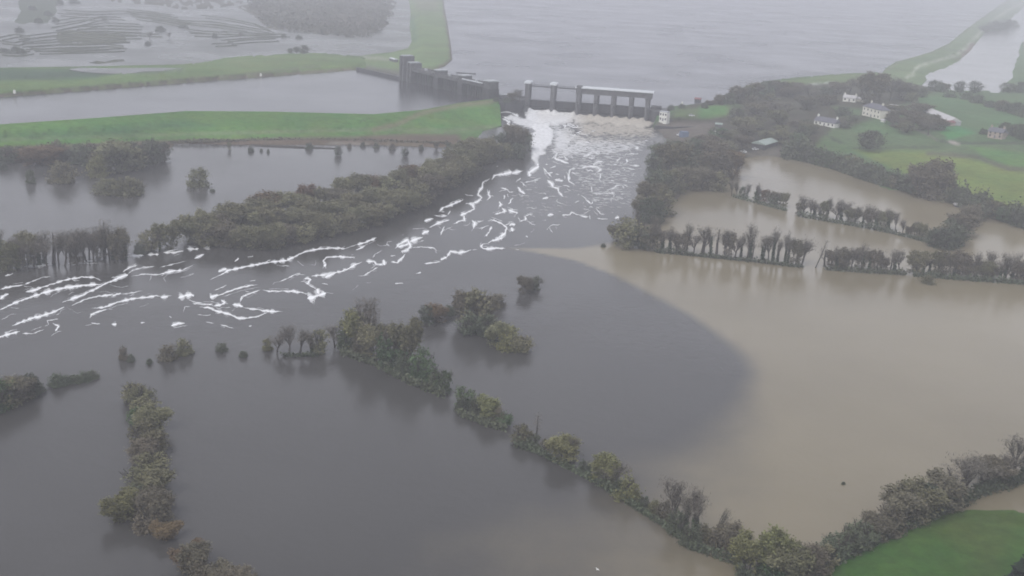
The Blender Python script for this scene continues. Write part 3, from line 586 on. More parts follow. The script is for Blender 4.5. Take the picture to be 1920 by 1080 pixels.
for (x, y, z, lb) in ((27, 172.5, 9.7, 'white marker stone near the left end of the far canal bank'), (489, 141, 8.5, 'white marker stone beside the canal on the far bank'), (1279, 194, 8.6, 'white marker stone on the lake shore right of the dam')):
    m = MB(); m.plan([(-.7, -.5), (.7, -.5), (.8, .5), (-.6, .6)], -1, 1.1); m.plan([(-.5, -.35), (.5, -.35), (.5, .35), (-.45, .4)], 1.1, 1.5)
    o = m.build('marker_stone', M['white']); o.location = at(x, y, z); tag(o, lb, 'marker stone', 'white marker stones')
# the gull low over the near water
t = empty('gull', at(1120, 1068, 1.5), .6); tag(t, 'small white gull flying low over the near grey water', 'bird')
m = MB(); m.tube((-.28, 0, 0), (-.05, 0, .02), .03, .1, 8); m.tube((-.05, 0, .02), (.2, 0, .03), .1, .09, 8); m.tube((.2, 0, .03), (.36, 0, .06), .08, .03, 8)
m.add([(-.1, .05, .05), (.16, .05, .05), (.1, .4, .2), (-.05, .4, .2), (-.12, .8, .1)], [(0, 1, 2, 3), (3, 2, 4)]); m.add([(-.1, -.05, .05), (.16, -.05, .05), (.1, -.4, .2), (-.05, -.4, .2), (-.12, -.8, .1)], [(3, 2, 1, 0), (4, 2, 3)])
m.build('body', M['bird'], t)

# ---------------------------------------------------------------- foam on the river
def foam_mat(name, col=(.90, .91, .93), scale=.55, stretch=None, soft=.11, thin=.20, shade=.60, bump=.8):
    m, n, l, b = mat_new(name)
    g = n.new('ShaderNodeNewGeometry'); a = n.new('ShaderNodeAttribute'); a.attribute_name = 'dens'
    vec = g.outputs['Position']
    if stretch:
        mp_ = n.new('ShaderNodeMapping'); mp_.inputs['Rotation'].default_value = (0, 0, .15); mp_.inputs['Scale'].default_value = stretch; l(vec, mp_.inputs['Vector']); vec = mp_.outputs[0]
    t = noise_node(n, l, scale, 7, vec, .62)
    th = n.new('ShaderNodeMath'); th.operation = 'SUBTRACT'; th.inputs[0].default_value = .82; l(a.outputs['Fac'], th.inputs[1])
    df = n.new('ShaderNodeMath'); df.operation = 'SUBTRACT'; l(t.outputs['Fac'], df.inputs[0]); l(th.outputs[0], df.inputs[1])
    mr = n.new('ShaderNodeMapRange'); mr.interpolation_type = 'SMOOTHSTEP'; mr.inputs[1].default_value = -soft * .8; mr.inputs[2].default_value = soft; l(df.outputs[0], mr.inputs[0])
    a2 = n.new('ShaderNodeAttribute'); a2.attribute_name = 'cream'
    mx = n.new('ShaderNodeMixRGB'); mx.inputs[1].default_value = (*col, 1); mx.inputs[2].default_value = (.62, .57, .49, 1); l(a2.outputs['Fac'], mx.inputs[0])
    t2 = noise_node(n, l, .35, 6, g.outputs['Position'], .7); mr2 = n.new('ShaderNodeMapRange'); mr2.inputs[1].default_value = .3; mr2.inputs[2].default_value = .65; mr2.inputs[3].default_value = shade; mr2.inputs[4].default_value = 1.05
    l(t2.outputs['Fac'], mr2.inputs[0]); s_ = n.new('ShaderNodeVectorMath'); s_.operation = 'SCALE'; l(mx.outputs[0], s_.inputs[0]); l(mr2.outputs[0], s_.inputs['Scale'])
    l(s_.outputs[0], b.inputs['Base Color']); b.inputs['Roughness'].default_value = .85
    bp = n.new('ShaderNodeBump'); bp.inputs['Strength'].default_value = bump; bp.inputs['Distance'].default_value = 1.2; l(t2.outputs['Fac'], bp.inputs['Height']); l(bp.outputs[0], b.inputs['Normal'])
    mo = n.new('ShaderNodeMapRange'); mo.inputs[1].default_value = .25; mo.inputs[2].default_value = .62; mo.inputs[3].default_value = thin; mo.inputs[4].default_value = 1; l(a.outputs['Fac'], mo.inputs[0])
    am = n.new('ShaderNodeMath'); am.operation = 'MULTIPLY'; l(mr.outputs[0], am.inputs[0]); l(mo.outputs[0], am.inputs[1])
    l(am.outputs[0], b.inputs['Alpha'])
    return m
FM = foam_mat('foam', shade=.88, bump=.15); FW = foam_mat('white_water', scale=.42, stretch=(.5, .8, 1), soft=.07, thin=.6)
# density field of the broken water below the gates
def blob(P, poly, soft, val):
    dd = seg_dist(P, poly); return val * np.clip(.5 + np.where(inside(P, poly), dd, -dd) / (2 * soft), 0, 1)
gx, gy = np.meshgrid(np.arange(930, 1262, 2.0), np.arange(196, 430, 1.25)); P = np.column_stack([gx.ravel(), gy.ravel()])
nzv = np.array([[noise.noise(Vector((x * .06, y * .12, 1))), noise.noise(Vector((x * .06, y * .12, 5)))] for x, y in P]) * np.array([9, 5])
Q = P + nzv
D = np.zeros(len(P)); Cm = np.zeros(len(P))
for pl, sf, v in (([(988, 190), (1080, 196), (1084, 220), (1065, 232), (1040, 236), (1000, 232), (985, 226)], 7, .72),
                  ([(998, 228), (1030, 230), (1040, 250), (1034, 268), (1026, 280), (1015, 290), (1010, 300), (1006, 308), (998, 300), (996, 270)], 6, .74),
                  ([(955, 214), (995, 222), (1012, 235), (1000, 245), (975, 238), (950, 225)], 6, .52),
                  ([(1080, 200), (1214, 214), (1226, 236), (1210, 244), (1140, 236), (1080, 232), (1060, 224)], 7, .56),
                  ([(1030, 226), (1070, 236), (1090, 262), (1060, 292), (1030, 296)], 18, .47),
                  ([(1050, 215), (1215, 220), (1240, 250), (1225, 268), (1090, 266)], 22, .43),
                  ([(1060, 262), (1200, 262), (1215, 330), (1190, 400), (1110, 410), (1060, 350), (1040, 300)], 30, .27),
                  ([(1040, 240), (1215, 255), (1225, 275), (1160, 300), (1050, 305)], 16, .37),
                  ([(960, 330), (1060, 320), (1110, 400), (1000, 425), (940, 390)], 26, .21)):
    D = np.maximum(D, blob(Q, pl, sf, v))
Cm = np.clip((P[:, 0] - 1050) / 50, 0, 1) * np.clip((275 - P[:, 1]) / 25, 0, 1) * .95
Cm = np.maximum(Cm, np.clip((P[:, 0] - 1000) / 60, 0, .25) * np.clip((240 - P[:, 1]) / 20, 0, 1))
cosA, sinA = math.cos(ang), math.sin(ang)
vs = []
for i, (x, y) in enumerate(P):
    w0 = Vector(at(x, y, 0)); r_ = w0 - A0; s = r_.x * cosA + r_.y * sinA; t_ = -r_.x * sinA + r_.y * cosA     # local dam coordinates, t_<0 is downstream
    amp = math.exp(-max(0, -t_ - 4) / 22.0) * (1.0 if 0 < s < 97 else .25)
    near = math.exp(-((t_ + 7) / 4.5) ** 2) if 3 < s < 94 else 0
    hh = 0
    if near > .02:
        k = min(range(7), key=lambda q: abs(PS[q] - s)); dp = abs(PS[k] - s)
        hh = near * (3.0 if s < 41 else 1.5) * (.55 + .6 * math.exp(-((dp - 2.6) / 2.0) ** 2))
    z = .12 + hh + amp * (1.1 * noise.noise(w0 * .16) + .6 * noise.noise(w0 * .5)) + .06 * noise.noise(w0 * .2)
    z = max(.06, z)
    vs.append((w0.x, w0.y, z))
nx_, ny_ = gx.shape[1], gx.shape[0]; idx = np.arange(nx_ * ny_).reshape(ny_, nx_)
fs = np.stack([idx[:-1, :-1], idx[1:, :-1], idx[1:, 1:], idx[:-1, 1:]], -1).reshape(-1, 4)
keep = D[fs].max(1) > .12
fs = fs[keep]; used = np.unique(fs); mp = np.zeros(len(P), int); mp[used] = np.arange(len(used))
me = bpy.data.meshes.new('white_water'); me.from_pydata([vs[i] for i in used], [], mp[fs].tolist()); me.materials.append(FW)
me.attributes.new('dens', 'FLOAT', 'POINT').data.foreach_set('value', D[used]); me.attributes.new('cream', 'FLOAT', 'POINT').data.foreach_set('value', Cm[used])
for p in me.polygons: p.use_smooth = True
tag(link('white_water', me), 'boiling white and cream water bursting out below the dam gates', 'white water', kind='stuff')

fv, ff, fd = [], [], []
def ribbon(pts, wpx, val=.9, ox=0, oy=0, k=1.0):
    ribbon_(pts, wpx * 3.4, val * .63, ox, oy, k); ribbon_(pts, wpx * .92, val * 1.16, ox, oy, k)
    for _ in range(1 if len(pts) > 2 and wpx > 1.5 else 0):      # thin lacy threads running alongside
        j0 = random.randrange(0, len(pts) - 1); j1 = min(len(pts), j0 + random.randint(2, 4)); ddx, ddy = random.uniform(-5, 5) * k, random.choice((-1, 1)) * random.uniform(2.2, 5.5) * k
        ribbon_([(x + ddx + random.uniform(-2, 2) * k, y + ddy + random.uniform(-1, 1) * k) for x, y in pts[j0:j1]], 1.1, .62, ox, oy, k)
    if len(pts) > 3 and wpx > 1.7:      # torn side wisps
        for _ in range(1):
            i = random.randrange(len(pts)); x, y = pts[i]; q = k * random.uniform(6, 14); a = random.uniform(-.7, .9)
            ribbon_([(x, y), (x + q * .5, y - q * .5 * a + random.uniform(-1, 1) * k), (x + q, y - q * a * .6)], 1.3, .62, ox, oy, k)
RZ = [0]
def ribbon_(pts, wpx, val, ox, oy, k):
    """a foam streak along a traced line; wpx is its width across in photo pixels"""
    pp = [(ox + x / k, oy + y / k) for x, y in pts]
    out = []
    for a, b in zip(pp[:-1], pp[1:]):
        n = max(1, int(math.dist(a, b) / 1.6))
        for i in range(n): out.append((a[0] + (b[0] - a[0]) * i / n, a[1] + (b[1] - a[1]) * i / n))
    out.append(pp[-1]); N = len(out)
    if N < 3: out = [out[0], ((out[0][0] + out[-1][0]) / 2, (out[0][1] + out[-1][1]) / 2), out[-1]]; N = 3
    sd = (hash((pts[0][0], pts[0][1], len(pts))) % 1000) / 10; b0 = len(fv); RZ[0] += 1; zr = .05 + .0005 * (RZ[0] % 120)
    for i, (x, y) in enumerate(out):
        x += 1.5 * noise.noise(Vector((i * .22, sd, 0))) + .7 * noise.noise(Vector((i * .6, sd, 0))); y += 1.0 * noise.noise(Vector((i * .22, sd, 7))) + .5 * noise.noise(Vector((i * .6, sd, 7)))
        a = out[max(0, i - 1)]; b = out[min(N - 1, i + 1)]; dx, dy = b[0] - a[0], b[1] - a[1]; L = math.hypot(dx, dy) or 1
        nx_, ny_ = -dy / L, dx / L * .8
        t = i / (N - 1); tp = min(1, 5 * t + .25, 5 * (1 - t) + .25) * (.42 + 2.1 * abs(noise.noise(Vector((i * .11, sd, 3)))))
        wv = wpx * tp * .80
        for j, q in enumerate((-1, -.5, 0, .5, 1)):
            fv.append(at(x + nx_ * wv * q, y + ny_ * wv * q, zr)); fd.append(max(0.0, val * (.96 + .25 * noise.noise(Vector((i * .3, sd, 11)))) * (1 - abs(q) * .85) - (.10 if t < .08 or t > .92 else 0)) if abs(q) < 1 else .1)
    for i in range(N - 1):
        for j in range(4): ff.append((b0 + i * 5 + j, b0 + (i + 1) * 5 + j, b0 + (i + 1) * 5 + j + 1, b0 + i * 5 + j + 1))
Z8 = dict(ox=0, oy=440, k=4.8)
for pts, wd in (([(-60, 705), (0, 675), (120, 620), (250, 570), (420, 515), (600, 475), (760, 455), (940, 445)], 3.2), ([(0, 492), (90, 470), (210, 452)], 2.2), ([(210, 452), (330, 405), (380, 385), (450, 376)], 1.4),
                ([(230, 515), (330, 490), (480, 440), (600, 405), (740, 380), (850, 385), (910, 410)], 2.0), ([(230, 515), (370, 485)], 3.2), ([(560, 610), (700, 560), (830, 505), (940, 445), (1040, 405), (1150, 365)], 2.6), ([(1040, 400), (1150, 360)], 4.0),
                ([(1100, 335), (1160, 300), (1240, 272)], 1.8), ([(1150, 355), (1200, 315), (1290, 295), (1390, 285)], 1.6), ([(1180, 375), (1300, 355), (1420, 362), (1500, 340), (1650, 318), (1750, 268)], 1.8), ([(1440, 358), (1540, 330), (1650, 318)], 2.4),
                ([(1440, 295), (1560, 265), (1680, 235)], 1.1), ([(1750, 215), (1840, 175)], 2.4), ([(650, 635), (760, 585), (860, 558), (980, 545), (1050, 535)], 2.0), ([(1010, 550), (1090, 525)], 4.2), ([(1100, 530), (1200, 520), (1280, 505)], 1.4),
                ([(820, 662), (940, 655), (1050, 610), (1180, 580), (1320, 562), (1410, 548), (1480, 562)], 2.4), ([(1440, 565), (1510, 557)], 3.2), ([(970, 672), (880, 695), (825, 720), (812, 745)], 2.2), ([(1600, 572), (1660, 550), (1740, 540)], 5.5), ([(1690, 580), (1740, 605), (1830, 620)], 1.6),
                ([(110, 820), (220, 775), (340, 738), (460, 705), (580, 650)], 2.6), ([(300, 745), (375, 738)], 3.0), ([(-30, 930), (60, 900), (180, 870)], 3.8), ([(200, 890), (300, 890), (400, 850)], 1.8), ([(500, 870), (530, 825), (490, 805)], 2.0), ([(450, 770), (525, 760)], 1.6),
                ([(820, 795), (900, 802)], 1.8), ([(1000, 808), (1045, 805)], 2.6), ([(1265, 792), (1300, 790)], 2.0), ([(1545, 815), (1600, 800), (1665, 795)], 3.4), ([(1520, 730), (1545, 745)], 1.2),
                ([(210, 285), (330, 278), (400, 272), (470, 268)], 2.0), ([(330, 278), (430, 272)], 2.8), ([(620, 255), (720, 240), (860, 235)], 2.0), ([(1040, 215), (1100, 200), (1160, 195)], 2.2), ([(1170, 195), (1290, 185)], 4.2), ([(1320, 180), (1430, 175)], 2.2), ([(1470, 158), (1580, 160), (1650, 145)], 2.6),
                ([(1500, 155), (1600, 130)], 1.6), ([(1680, 125), (1760, 132), (1790, 125)], 2.8), ([(1830, 118), (1890, 105)], 4.0), ([(0, 580), (30, 555), (75, 530)], 2.4), ([(40, 370), (120, 350)], 1.6), ([(1700, 365), (1750, 350)], 1.2), ([(1000, 385), (1100, 365)], 1.2)):
    ribbon(pts, wd, .92 if wd > 1.9 else .74, **Z8)
Z7 = dict(ox=360, oy=420, k=3.84)
for pts, wd in (([(130, 400), (220, 360), (260, 335), (420, 300), (560, 275), (680, 262), (740, 235), (810, 200), (900, 182), (1000, 172), (1100, 178), (1180, 150)], 2.8), ([(190, 345), (250, 320)], 3.4), ([(1180, 150), (1240, 135), (1325, 100)], 2.6), ([(1180, 190), (1250, 155)], 2.2),
                ([(305, 270), (340, 245)], 2.4), ([(400, 235), (440, 232)], 1.4), ([(480, 295), (570, 255)], 1.4), ([(940, 320), (960, 290), (945, 265), (970, 240), (1060, 235), (1140, 240), (1175, 235)], 2.2), ([(950, 300), (970, 295)], 4.0),
                ([(860, 375), (960, 365), (1030, 352), (1120, 325), (1170, 295), (1225, 275)], 2.6), ([(960, 382), (1030, 355)], 3.4), ([(1250, 270), (1310, 268), (1330, 290), (1390, 290)], 2.4), ([(1380, 255), (1385, 295)], 3.2), ([(1340, 310), (1290, 340), (1240, 370), (1200, 375)], 1.8),
                ([(1300, 245), (1320, 215), (1370, 192)], 1.4), ([(1430, 272), (1480, 278), (1520, 240), (1535, 215)], 2.0), ([(1430, 230), (1465, 225)], 1.8), ([(800, 400), (830, 390), (855, 400), (830, 430), (810, 415)], 2.2), ([(830, 430), (870, 455), (900, 470)], 1.6),
                ([(830, 540), (890, 520), (930, 505), (965, 495)], 5.5), ([(900, 465), (915, 500)], 4.0), ([(510, 475), (560, 485), (640, 483), (720, 485), (800, 495), (830, 505)], 2.2), ([(690, 485), (750, 480)], 3.2), ([(490, 475), (420, 500), (360, 525), (345, 565)], 2.3),
                ([(290, 580), (340, 585), (370, 600)], 3.0), ([(370, 600), (460, 615), (520, 625), (600, 630), (650, 632)], 2.0), ([(525, 620), (560, 630)], 3.2), ([(130, 535), (200, 510), (280, 480), (360, 455), (470, 435)], 2.6), ([(130, 530), (190, 510)], 3.6), ([(160, 480), (250, 440)], 1.5),
                ([(210, 545), (235, 565), (200, 585), (160, 585)], 3.0), ([(50, 595), (130, 605), (190, 632), (270, 650), (320, 675), (380, 680), (480, 662), (540, 640)], 2.0), ([(160, 625), (220, 635)], 3.4), ([(0, 510), (10, 520)], 3.0), ([(0, 570), (60, 575), (150, 580)], 1.6),
                ([(630, 415), (690, 390), (740, 365), (810, 365)], 1.8), ([(415, 410), (460, 405)], 1.8), ([(935, 425), (980, 438)], 1.8), ([(200, 722), (240, 735), (300, 750)], 1.8), ([(410, 735), (430, 730)], 2.2), ([(100, 705), (160, 715)], 1.0), ([(1460, 428), (1520, 425)], 1.6), ([(1610, 355), (1650, 350)], 1.8),
                ([(1580, 170), (1660, 165), (1740, 172), (1765, 195)], 1.8), ([(1670, 285), (1740, 278), (1800, 268)], 1.8), ([(1790, 258), (1835, 238)], 4.4), ([(1830, 238), (1865, 195), (1920, 208), (1970, 200), (2010, 185)], 2.4)):
    ribbon(pts, wd, .92 if wd > 1.9 else .74, **Z7)
ZM = dict(ox=700, oy=290, k=5.142)
for pts, wd in (([(210, 905), (260, 860), (330, 820), (360, 880), (330, 920), (270, 930), (290, 950)], 3.2), ([(240, 890), (340, 860)], 5.0), ([(350, 840), (410, 815), (480, 795)], 3.6), ([(470, 765), (500, 745), (540, 740)], 3.2), ([(540, 705), (590, 675), (650, 650), (730, 630)], 2.3),
                ([(490, 640), (540, 625), (580, 615)], 3.0), ([(580, 585), (640, 598), (710, 590)], 1.8), ([(630, 550), (680, 510), (740, 490), (800, 460), (870, 435)], 2.2), ([(740, 540), (720, 580)], 1.4), ([(770, 670), (860, 630), (880, 635), (870, 590), (850, 580), (920, 550), (975, 525), (960, 480), (890, 470)], 2.5),
                ([(890, 472), (960, 468), (1010, 450), (1045, 415), (1010, 385), (1020, 350), (1050, 315), (1055, 275), (1090, 240)], 2.5), ([(1140, 238), (1165, 200), (1250, 190), (1330, 178), (1440, 160)], 2.5), ([(1250, 185), (1340, 165)], 3.6), ([(1480, 190), (1520, 160), (1570, 130), (1600, 110)], 4.5),
                ([(1565, 60), (1590, 110)], 4.0), ([(1500, 170), (1510, 210)], 3.0), ([(1120, 340), (1110, 380), (1130, 410), (1090, 440)], 1.8), ([(1220, 318), (1290, 335), (1310, 365), (1360, 355)], 1.5), ([(1255, 430), (1265, 390)], 2.0), ([(1390, 310), (1420, 350), (1465, 380)], 2.0),
                ([(1215, 450), (1230, 480), (1210, 500)], 2.2), ([(1240, 510), (1270, 545), (1230, 560), (1170, 575)], 2.4), ([(1300, 530), (1350, 550), (1400, 565)], 2.6), ([(1310, 570), (1350, 520)], 1.8), ([(690, 690), (660, 740), (650, 775)], 1.6), ([(950, 635), (980, 660), (965, 715)], 2.6),
                ([(1120, 620), (1180, 640), (1250, 670), (1285, 710), (1270, 760), (1200, 805), (1110, 850)], 2.8), ([(1140, 835), (1250, 800)], 4.6), ([(1140, 690), (1120, 740), (1085, 785)], 2.2), ([(1310, 685), (1330, 670), (1370, 675)], 2.2), ([(1330, 700), (1345, 740)], 2.4),
                ([(1410, 645), (1470, 625), (1460, 600), (1500, 575), (1540, 575)], 2.2), ([(1060, 860), (1035, 885), (1060, 905), (1110, 908), (1180, 900), (1280, 905)], 2.4), ([(1470, 780), (1490, 795)], 2.4), ([(1630, 425), (1690, 415)], 3.4), ([(1640, 370), (1670, 385)], 1.8), ([(1680, 585), (1735, 580)], 4.0),
                ([(1680, 240), (1720, 280), (1730, 310), (1775, 325), (1790, 365), (1830, 405)], 2.6), ([(1640, 125), (1680, 175), (1715, 210)], 1.8), ([(1660, 95), (1685, 92)], 2.0), ([(1700, 130), (1760, 110)], 1.5), ([(1650, 180), (1730, 175)], 1.8), ([(1760, 240), (1830, 250)], 1.8), ([(1180, 110), (1200, 112)], 1.8),
                ([(1820, 585), (1851, 585)], 1.8), ([(1740, 35), (1800, 55), (1851, 75)], 1.9), ([(1100, 640), (1180, 625)], 1.2), ([(960, 918), (1000, 915)], 1.0), ([(1370, 912), (1410, 915)], 1.3), ([(1540, 245), (1620, 225)], 1.2)):
    ribbon(pts, wd, .92 if wd > 1.9 else .74, **ZM)
Z6 = dict(ox=900, oy=180, k=3.6)
for pts, wd in (([(130, 140), (135, 110), (200, 108), (245, 130), (255, 160), (200, 155), (150, 135)], 2.4), ([(150, 150), (200, 175), (180, 190), (240, 200)], 3.0), ([(150, 205), (230, 212)], 2.4), ([(480, 360), (520, 385), (505, 420), (560, 440), (600, 458)], 2.3), ([(640, 335), (670, 310), (740, 312)], 2.2), ([(700, 345), (780, 360)], 1.6), ([(570, 410), (605, 380)], 1.8),
                ([(690, 408), (740, 395), (755, 375), (800, 390), (810, 375)], 2.0), ([(730, 420), (780, 420)], 1.6), ([(865, 395), (870, 370)], 1.8), ([(760, 470), (790, 445), (830, 438)], 2.4), ([(670, 490), (740, 475), (790, 480), (815, 495), (785, 520)], 2.2), ([(810, 525), (812, 560)], 1.8),
                ([(600, 575), (600, 530), (605, 500), (650, 485)], 2.5), ([(600, 575), (640, 600)], 1.7), ([(770, 660), (840, 658), (910, 655)], 1.9), ([(850, 635), (905, 620), (920, 605), (960, 598)], 1.9), ([(750, 610), (755, 650)], 1.6), ([(680, 665), (715, 695), (750, 730)], 1.2), ([(780, 755), (815, 795), (840, 800)], 1.9),
                ([(550, 803), (605, 803), (620, 785), (680, 810), (740, 818)], 1.9), ([(790, 828), (860, 830)], 1.8), ([(910, 825), (940, 818)], 2.8), ([(950, 695), (970, 690)], 1.6), ([(990, 712), (1010, 720)], 1.6), ([(980, 575), (995, 570)], 2.6), ([(1020, 470), (1080, 470)], 1.6), ([(990, 485), (1050, 498)], 1.8), ([(920, 440), (945, 420)], 1.8), ([(900, 465), (925, 462)], 1.6),
                ([(1050, 352), (1075, 352)], 2.4), ([(1140, 352), (1170, 358)], 2.2), ([(1000, 388), (1070, 392)], 1.6), ([(500, 565), (560, 572)], 2.0), ([(300, 585), (400, 565)], 1.2), ([(250, 365), (295, 350)], 2.2), ([(1115, 598), (1130, 596)], 2.0), ([(780, 320), (870, 312)], 1.8), ([(900, 530), (945, 528)], 1.4), ([(880, 570), (910, 572)], 1.4), ([(830, 575), (850, 590)], 1.2)):
    ribbon(pts, wd, .92 if wd > 1.9 else .74, **Z6)
for pts, wd in (([(1325 / 3 + 320 - 320, 0)], 0),)[:0]: pass
ribbon([(662, 408), (672, 413), (690, 418)], 1.6, .8); ribbon([(664, 424), (670, 426)], 1.6, .75); ribbon([(1268, 246), (1276, 250), (1285, 262)], 1.5, .7)
rf = random.Random(5)
def flecks(poly, n, ang0, spread, lw, wd, val):
    xs_ = [p[0] for p in poly]; ys_ = [p[1] for p in poly]; c = 0
    while c < n:
        x, y = rf.uniform(min(xs_), max(xs_)), rf.uniform(min(ys_), max(ys_))
        if not inside([(x, y)], poly)[0] or noise.noise(Vector((x * .02, y * .04, 4))) < -.12: continue
        c += 1; a = ang0 + rf.gauss(0, spread); L = rf.uniform(*lw); pts = [(x, y)]
        for _ in range(3): a += rf.gauss(0, .55); x += L / 3 * math.cos(a); y += L / 3 * math.sin(a) * .55; pts.append((x, y))
        ribbon_(pts, rf.uniform(*wd), rf.uniform(*val), 0, 0, 1)
flecks([(1040, 250), (1200, 255), (1212, 300), (1195, 370), (1160, 400), (1100, 408), (1050, 350), (1030, 300)], 110, .1, .8, (3, 17), (.7, 1.9), (.55, .9))
flecks([(940, 330), (1050, 330), (1120, 400), (1000, 460), (900, 455), (820, 440), (880, 370)], 40, 2.6, .6, (8, 26), (.8, 1.6), (.55, .85))
flecks([(420, 500), (700, 440), (860, 400), (900, 460), (820, 500), (560, 580), (420, 600)], 22, 2.75, .2, (12, 36), (.8, 1.5), (.45, .72))
flecks([(0, 530), (420, 490), (520, 560), (380, 600), (0, 630)], 24, 2.8, .12, (16, 50), (.8, 1.5), (.45, .72))
flecks([(1045, 225), (1110, 240), (1120, 275), (1040, 300)], 70, .2, .5, (8, 22), (1.2, 2.6), (.7, .95))
me = bpy.data.meshes.new('foam'); me.from_pydata(fv, [], ff); me.materials.append(FM)
me.attributes.new('dens', 'FLOAT', 'POINT').data.foreach_set('value', fd); me.attributes.new('cream', 'FLOAT', 'POINT').data.foreach_set('value', [0.0] * len(fd))
tag(link('foam', me), 'winding white foam streaks carried down the flooded river', 'foam', kind='stuff')

# ---------------------------------------------------------------- trees: prototypes (10 m tall, trunk and crown)
def quads_mesh(name, cen, size, aspect, up, mat, r_, vert=1.0):
    """many leaf- or twig-sized faces round the given centres"""
    n = len(cen); ax = r_.normal(size=(n, 3)); ax[:, 2] = np.abs(ax[:, 2]) * up + ax[:, 2] * (1 - min(up, 1)); ax[:, 2] *= vert; ax /= np.linalg.norm(ax, axis=1)[:, None]
    ot = r_.normal(size=(n, 3)); ot -= (ot * ax).sum(1)[:, None] * ax; ot /= np.linalg.norm(ot, axis=1)[:, None]
    s = size * r_.uniform(.6, 1.4, n)[:, None]
    a = ax * s * aspect; b = ot * s
    v = np.stack([cen - a - b * .5, cen - a * .3 + b, cen + a, cen - a * .2 - b], 1).reshape(-1, 3)
    f = np.arange(4 * n).reshape(-1, 4)
    me = bpy.data.meshes.new(name); me.from_pydata(v.tolist(), [], f.tolist()); me.materials.append(mat); return me
def branches(r_, height=10, spread=.32, first=.25, lean=0.0, stems=1, fine=3, upb=.08):
    mb = MB(); ends = []
    def grow(p, d, L, r, lev):
        k = 3 if lev == 0 else 2; q = p
        for i in range(k):
            d = (d + Vector(r_.normal(size=3)) * .13 + Vector((0, 0, upb))).normalized(); e = q + d * L / k
            mb.tube(q, e, r * (1 - .25 * i / k), r * (1 - .25 * (i + 1) / k), 5 if lev < 2 else 3); q = e
            if lev < fine and (lev > 0 or i > 0 or first < .2):
                for _ in range(2 if lev else 3):
                    s_ = Vector(r_.normal(size=3)); s_.z = abs(s_.z) * .5; s_.normalize()
                    grow(q, (d * (1 - spread) + s_ * spread * 1.9).normalized(), L * r_.uniform(.42, .62), r * .5, lev + 1)
        if lev >= fine - 1: ends.append((q, d))
        if lev < fine: grow(q, d, L * .5, r * .65, lev + 1)
    for s in range(stems):
        a = 2 * PI * s / stems; o = Vector((math.cos(a), math.sin(a), 0)) * (.35 if stems > 1 else 0)
        grow(Vector((0, 0, -.6)) + o, Vector((math.cos(a) * (.28 if stems > 1 else 0) + lean, math.sin(a) * (.28 if stems > 1 else 0), 1)).normalized(), height * .52, .26 / (stems ** .4), 0)
    top = max(e[0].z for e in ends) if ends else height; k = height / max(top + .6, 1)
    mb.v = [(x * (k if 1 else 1), y * k, z * k) for x, y, z in mb.v]; ends = [(e * k, d) for e, d in ends]
    return mb, ends
def twig_cloud(ends, r_, per, reach):
    c = []
    for e, d in ends:
        for _ in range(per): c.append(np.array(e) + np.array(d) * r_.uniform(-.2, 1) * reach + r_.normal(size=3) * reach * .42)
    return np.array(c)
def clump_cloud(r_, n, per, rx, rz, zc, cl, low=0.0):
    c = []
    for _ in range(n):
        u = r_.normal(size=3); u /= np.linalg.norm(u); rad = r_.uniform(.35, 1) ** .45
        if u[2] < 0: u[2] *= (1 - low)
        k = 1 + .22 * noise.noise(Vector(u) * 1.9 + Vector((n, rx, 0)))
        p = np.array([u[0] * rx, u[1] * rx, u[2] * rz]) * rad * k + np.array([0, 0, zc])
        s = cl * r_.uniform(.6, 1.3)
        c.append(p + r_.normal(size=(per, 3)) * s * np.array([1, 1, .75]))
    c = np.vstack(c); c[:, 2] = np.maximum(c[:, 2], .05); return c
PR = {}; PSIZE = {}
def proto(kind, cat, noun, var, trunk, parts):
    n_ = len(parts[0][1].vertices); a = np.zeros(n_ * 3); parts[0][1].vertices.foreach_get('co', a); a = a.reshape(-1, 3)[:, 0]
    PSIZE[kind] = float(np.percentile(a, 96) - np.percentile(a, 4)); PR.setdefault(kind, []).append((cat, noun, trunk, parts))
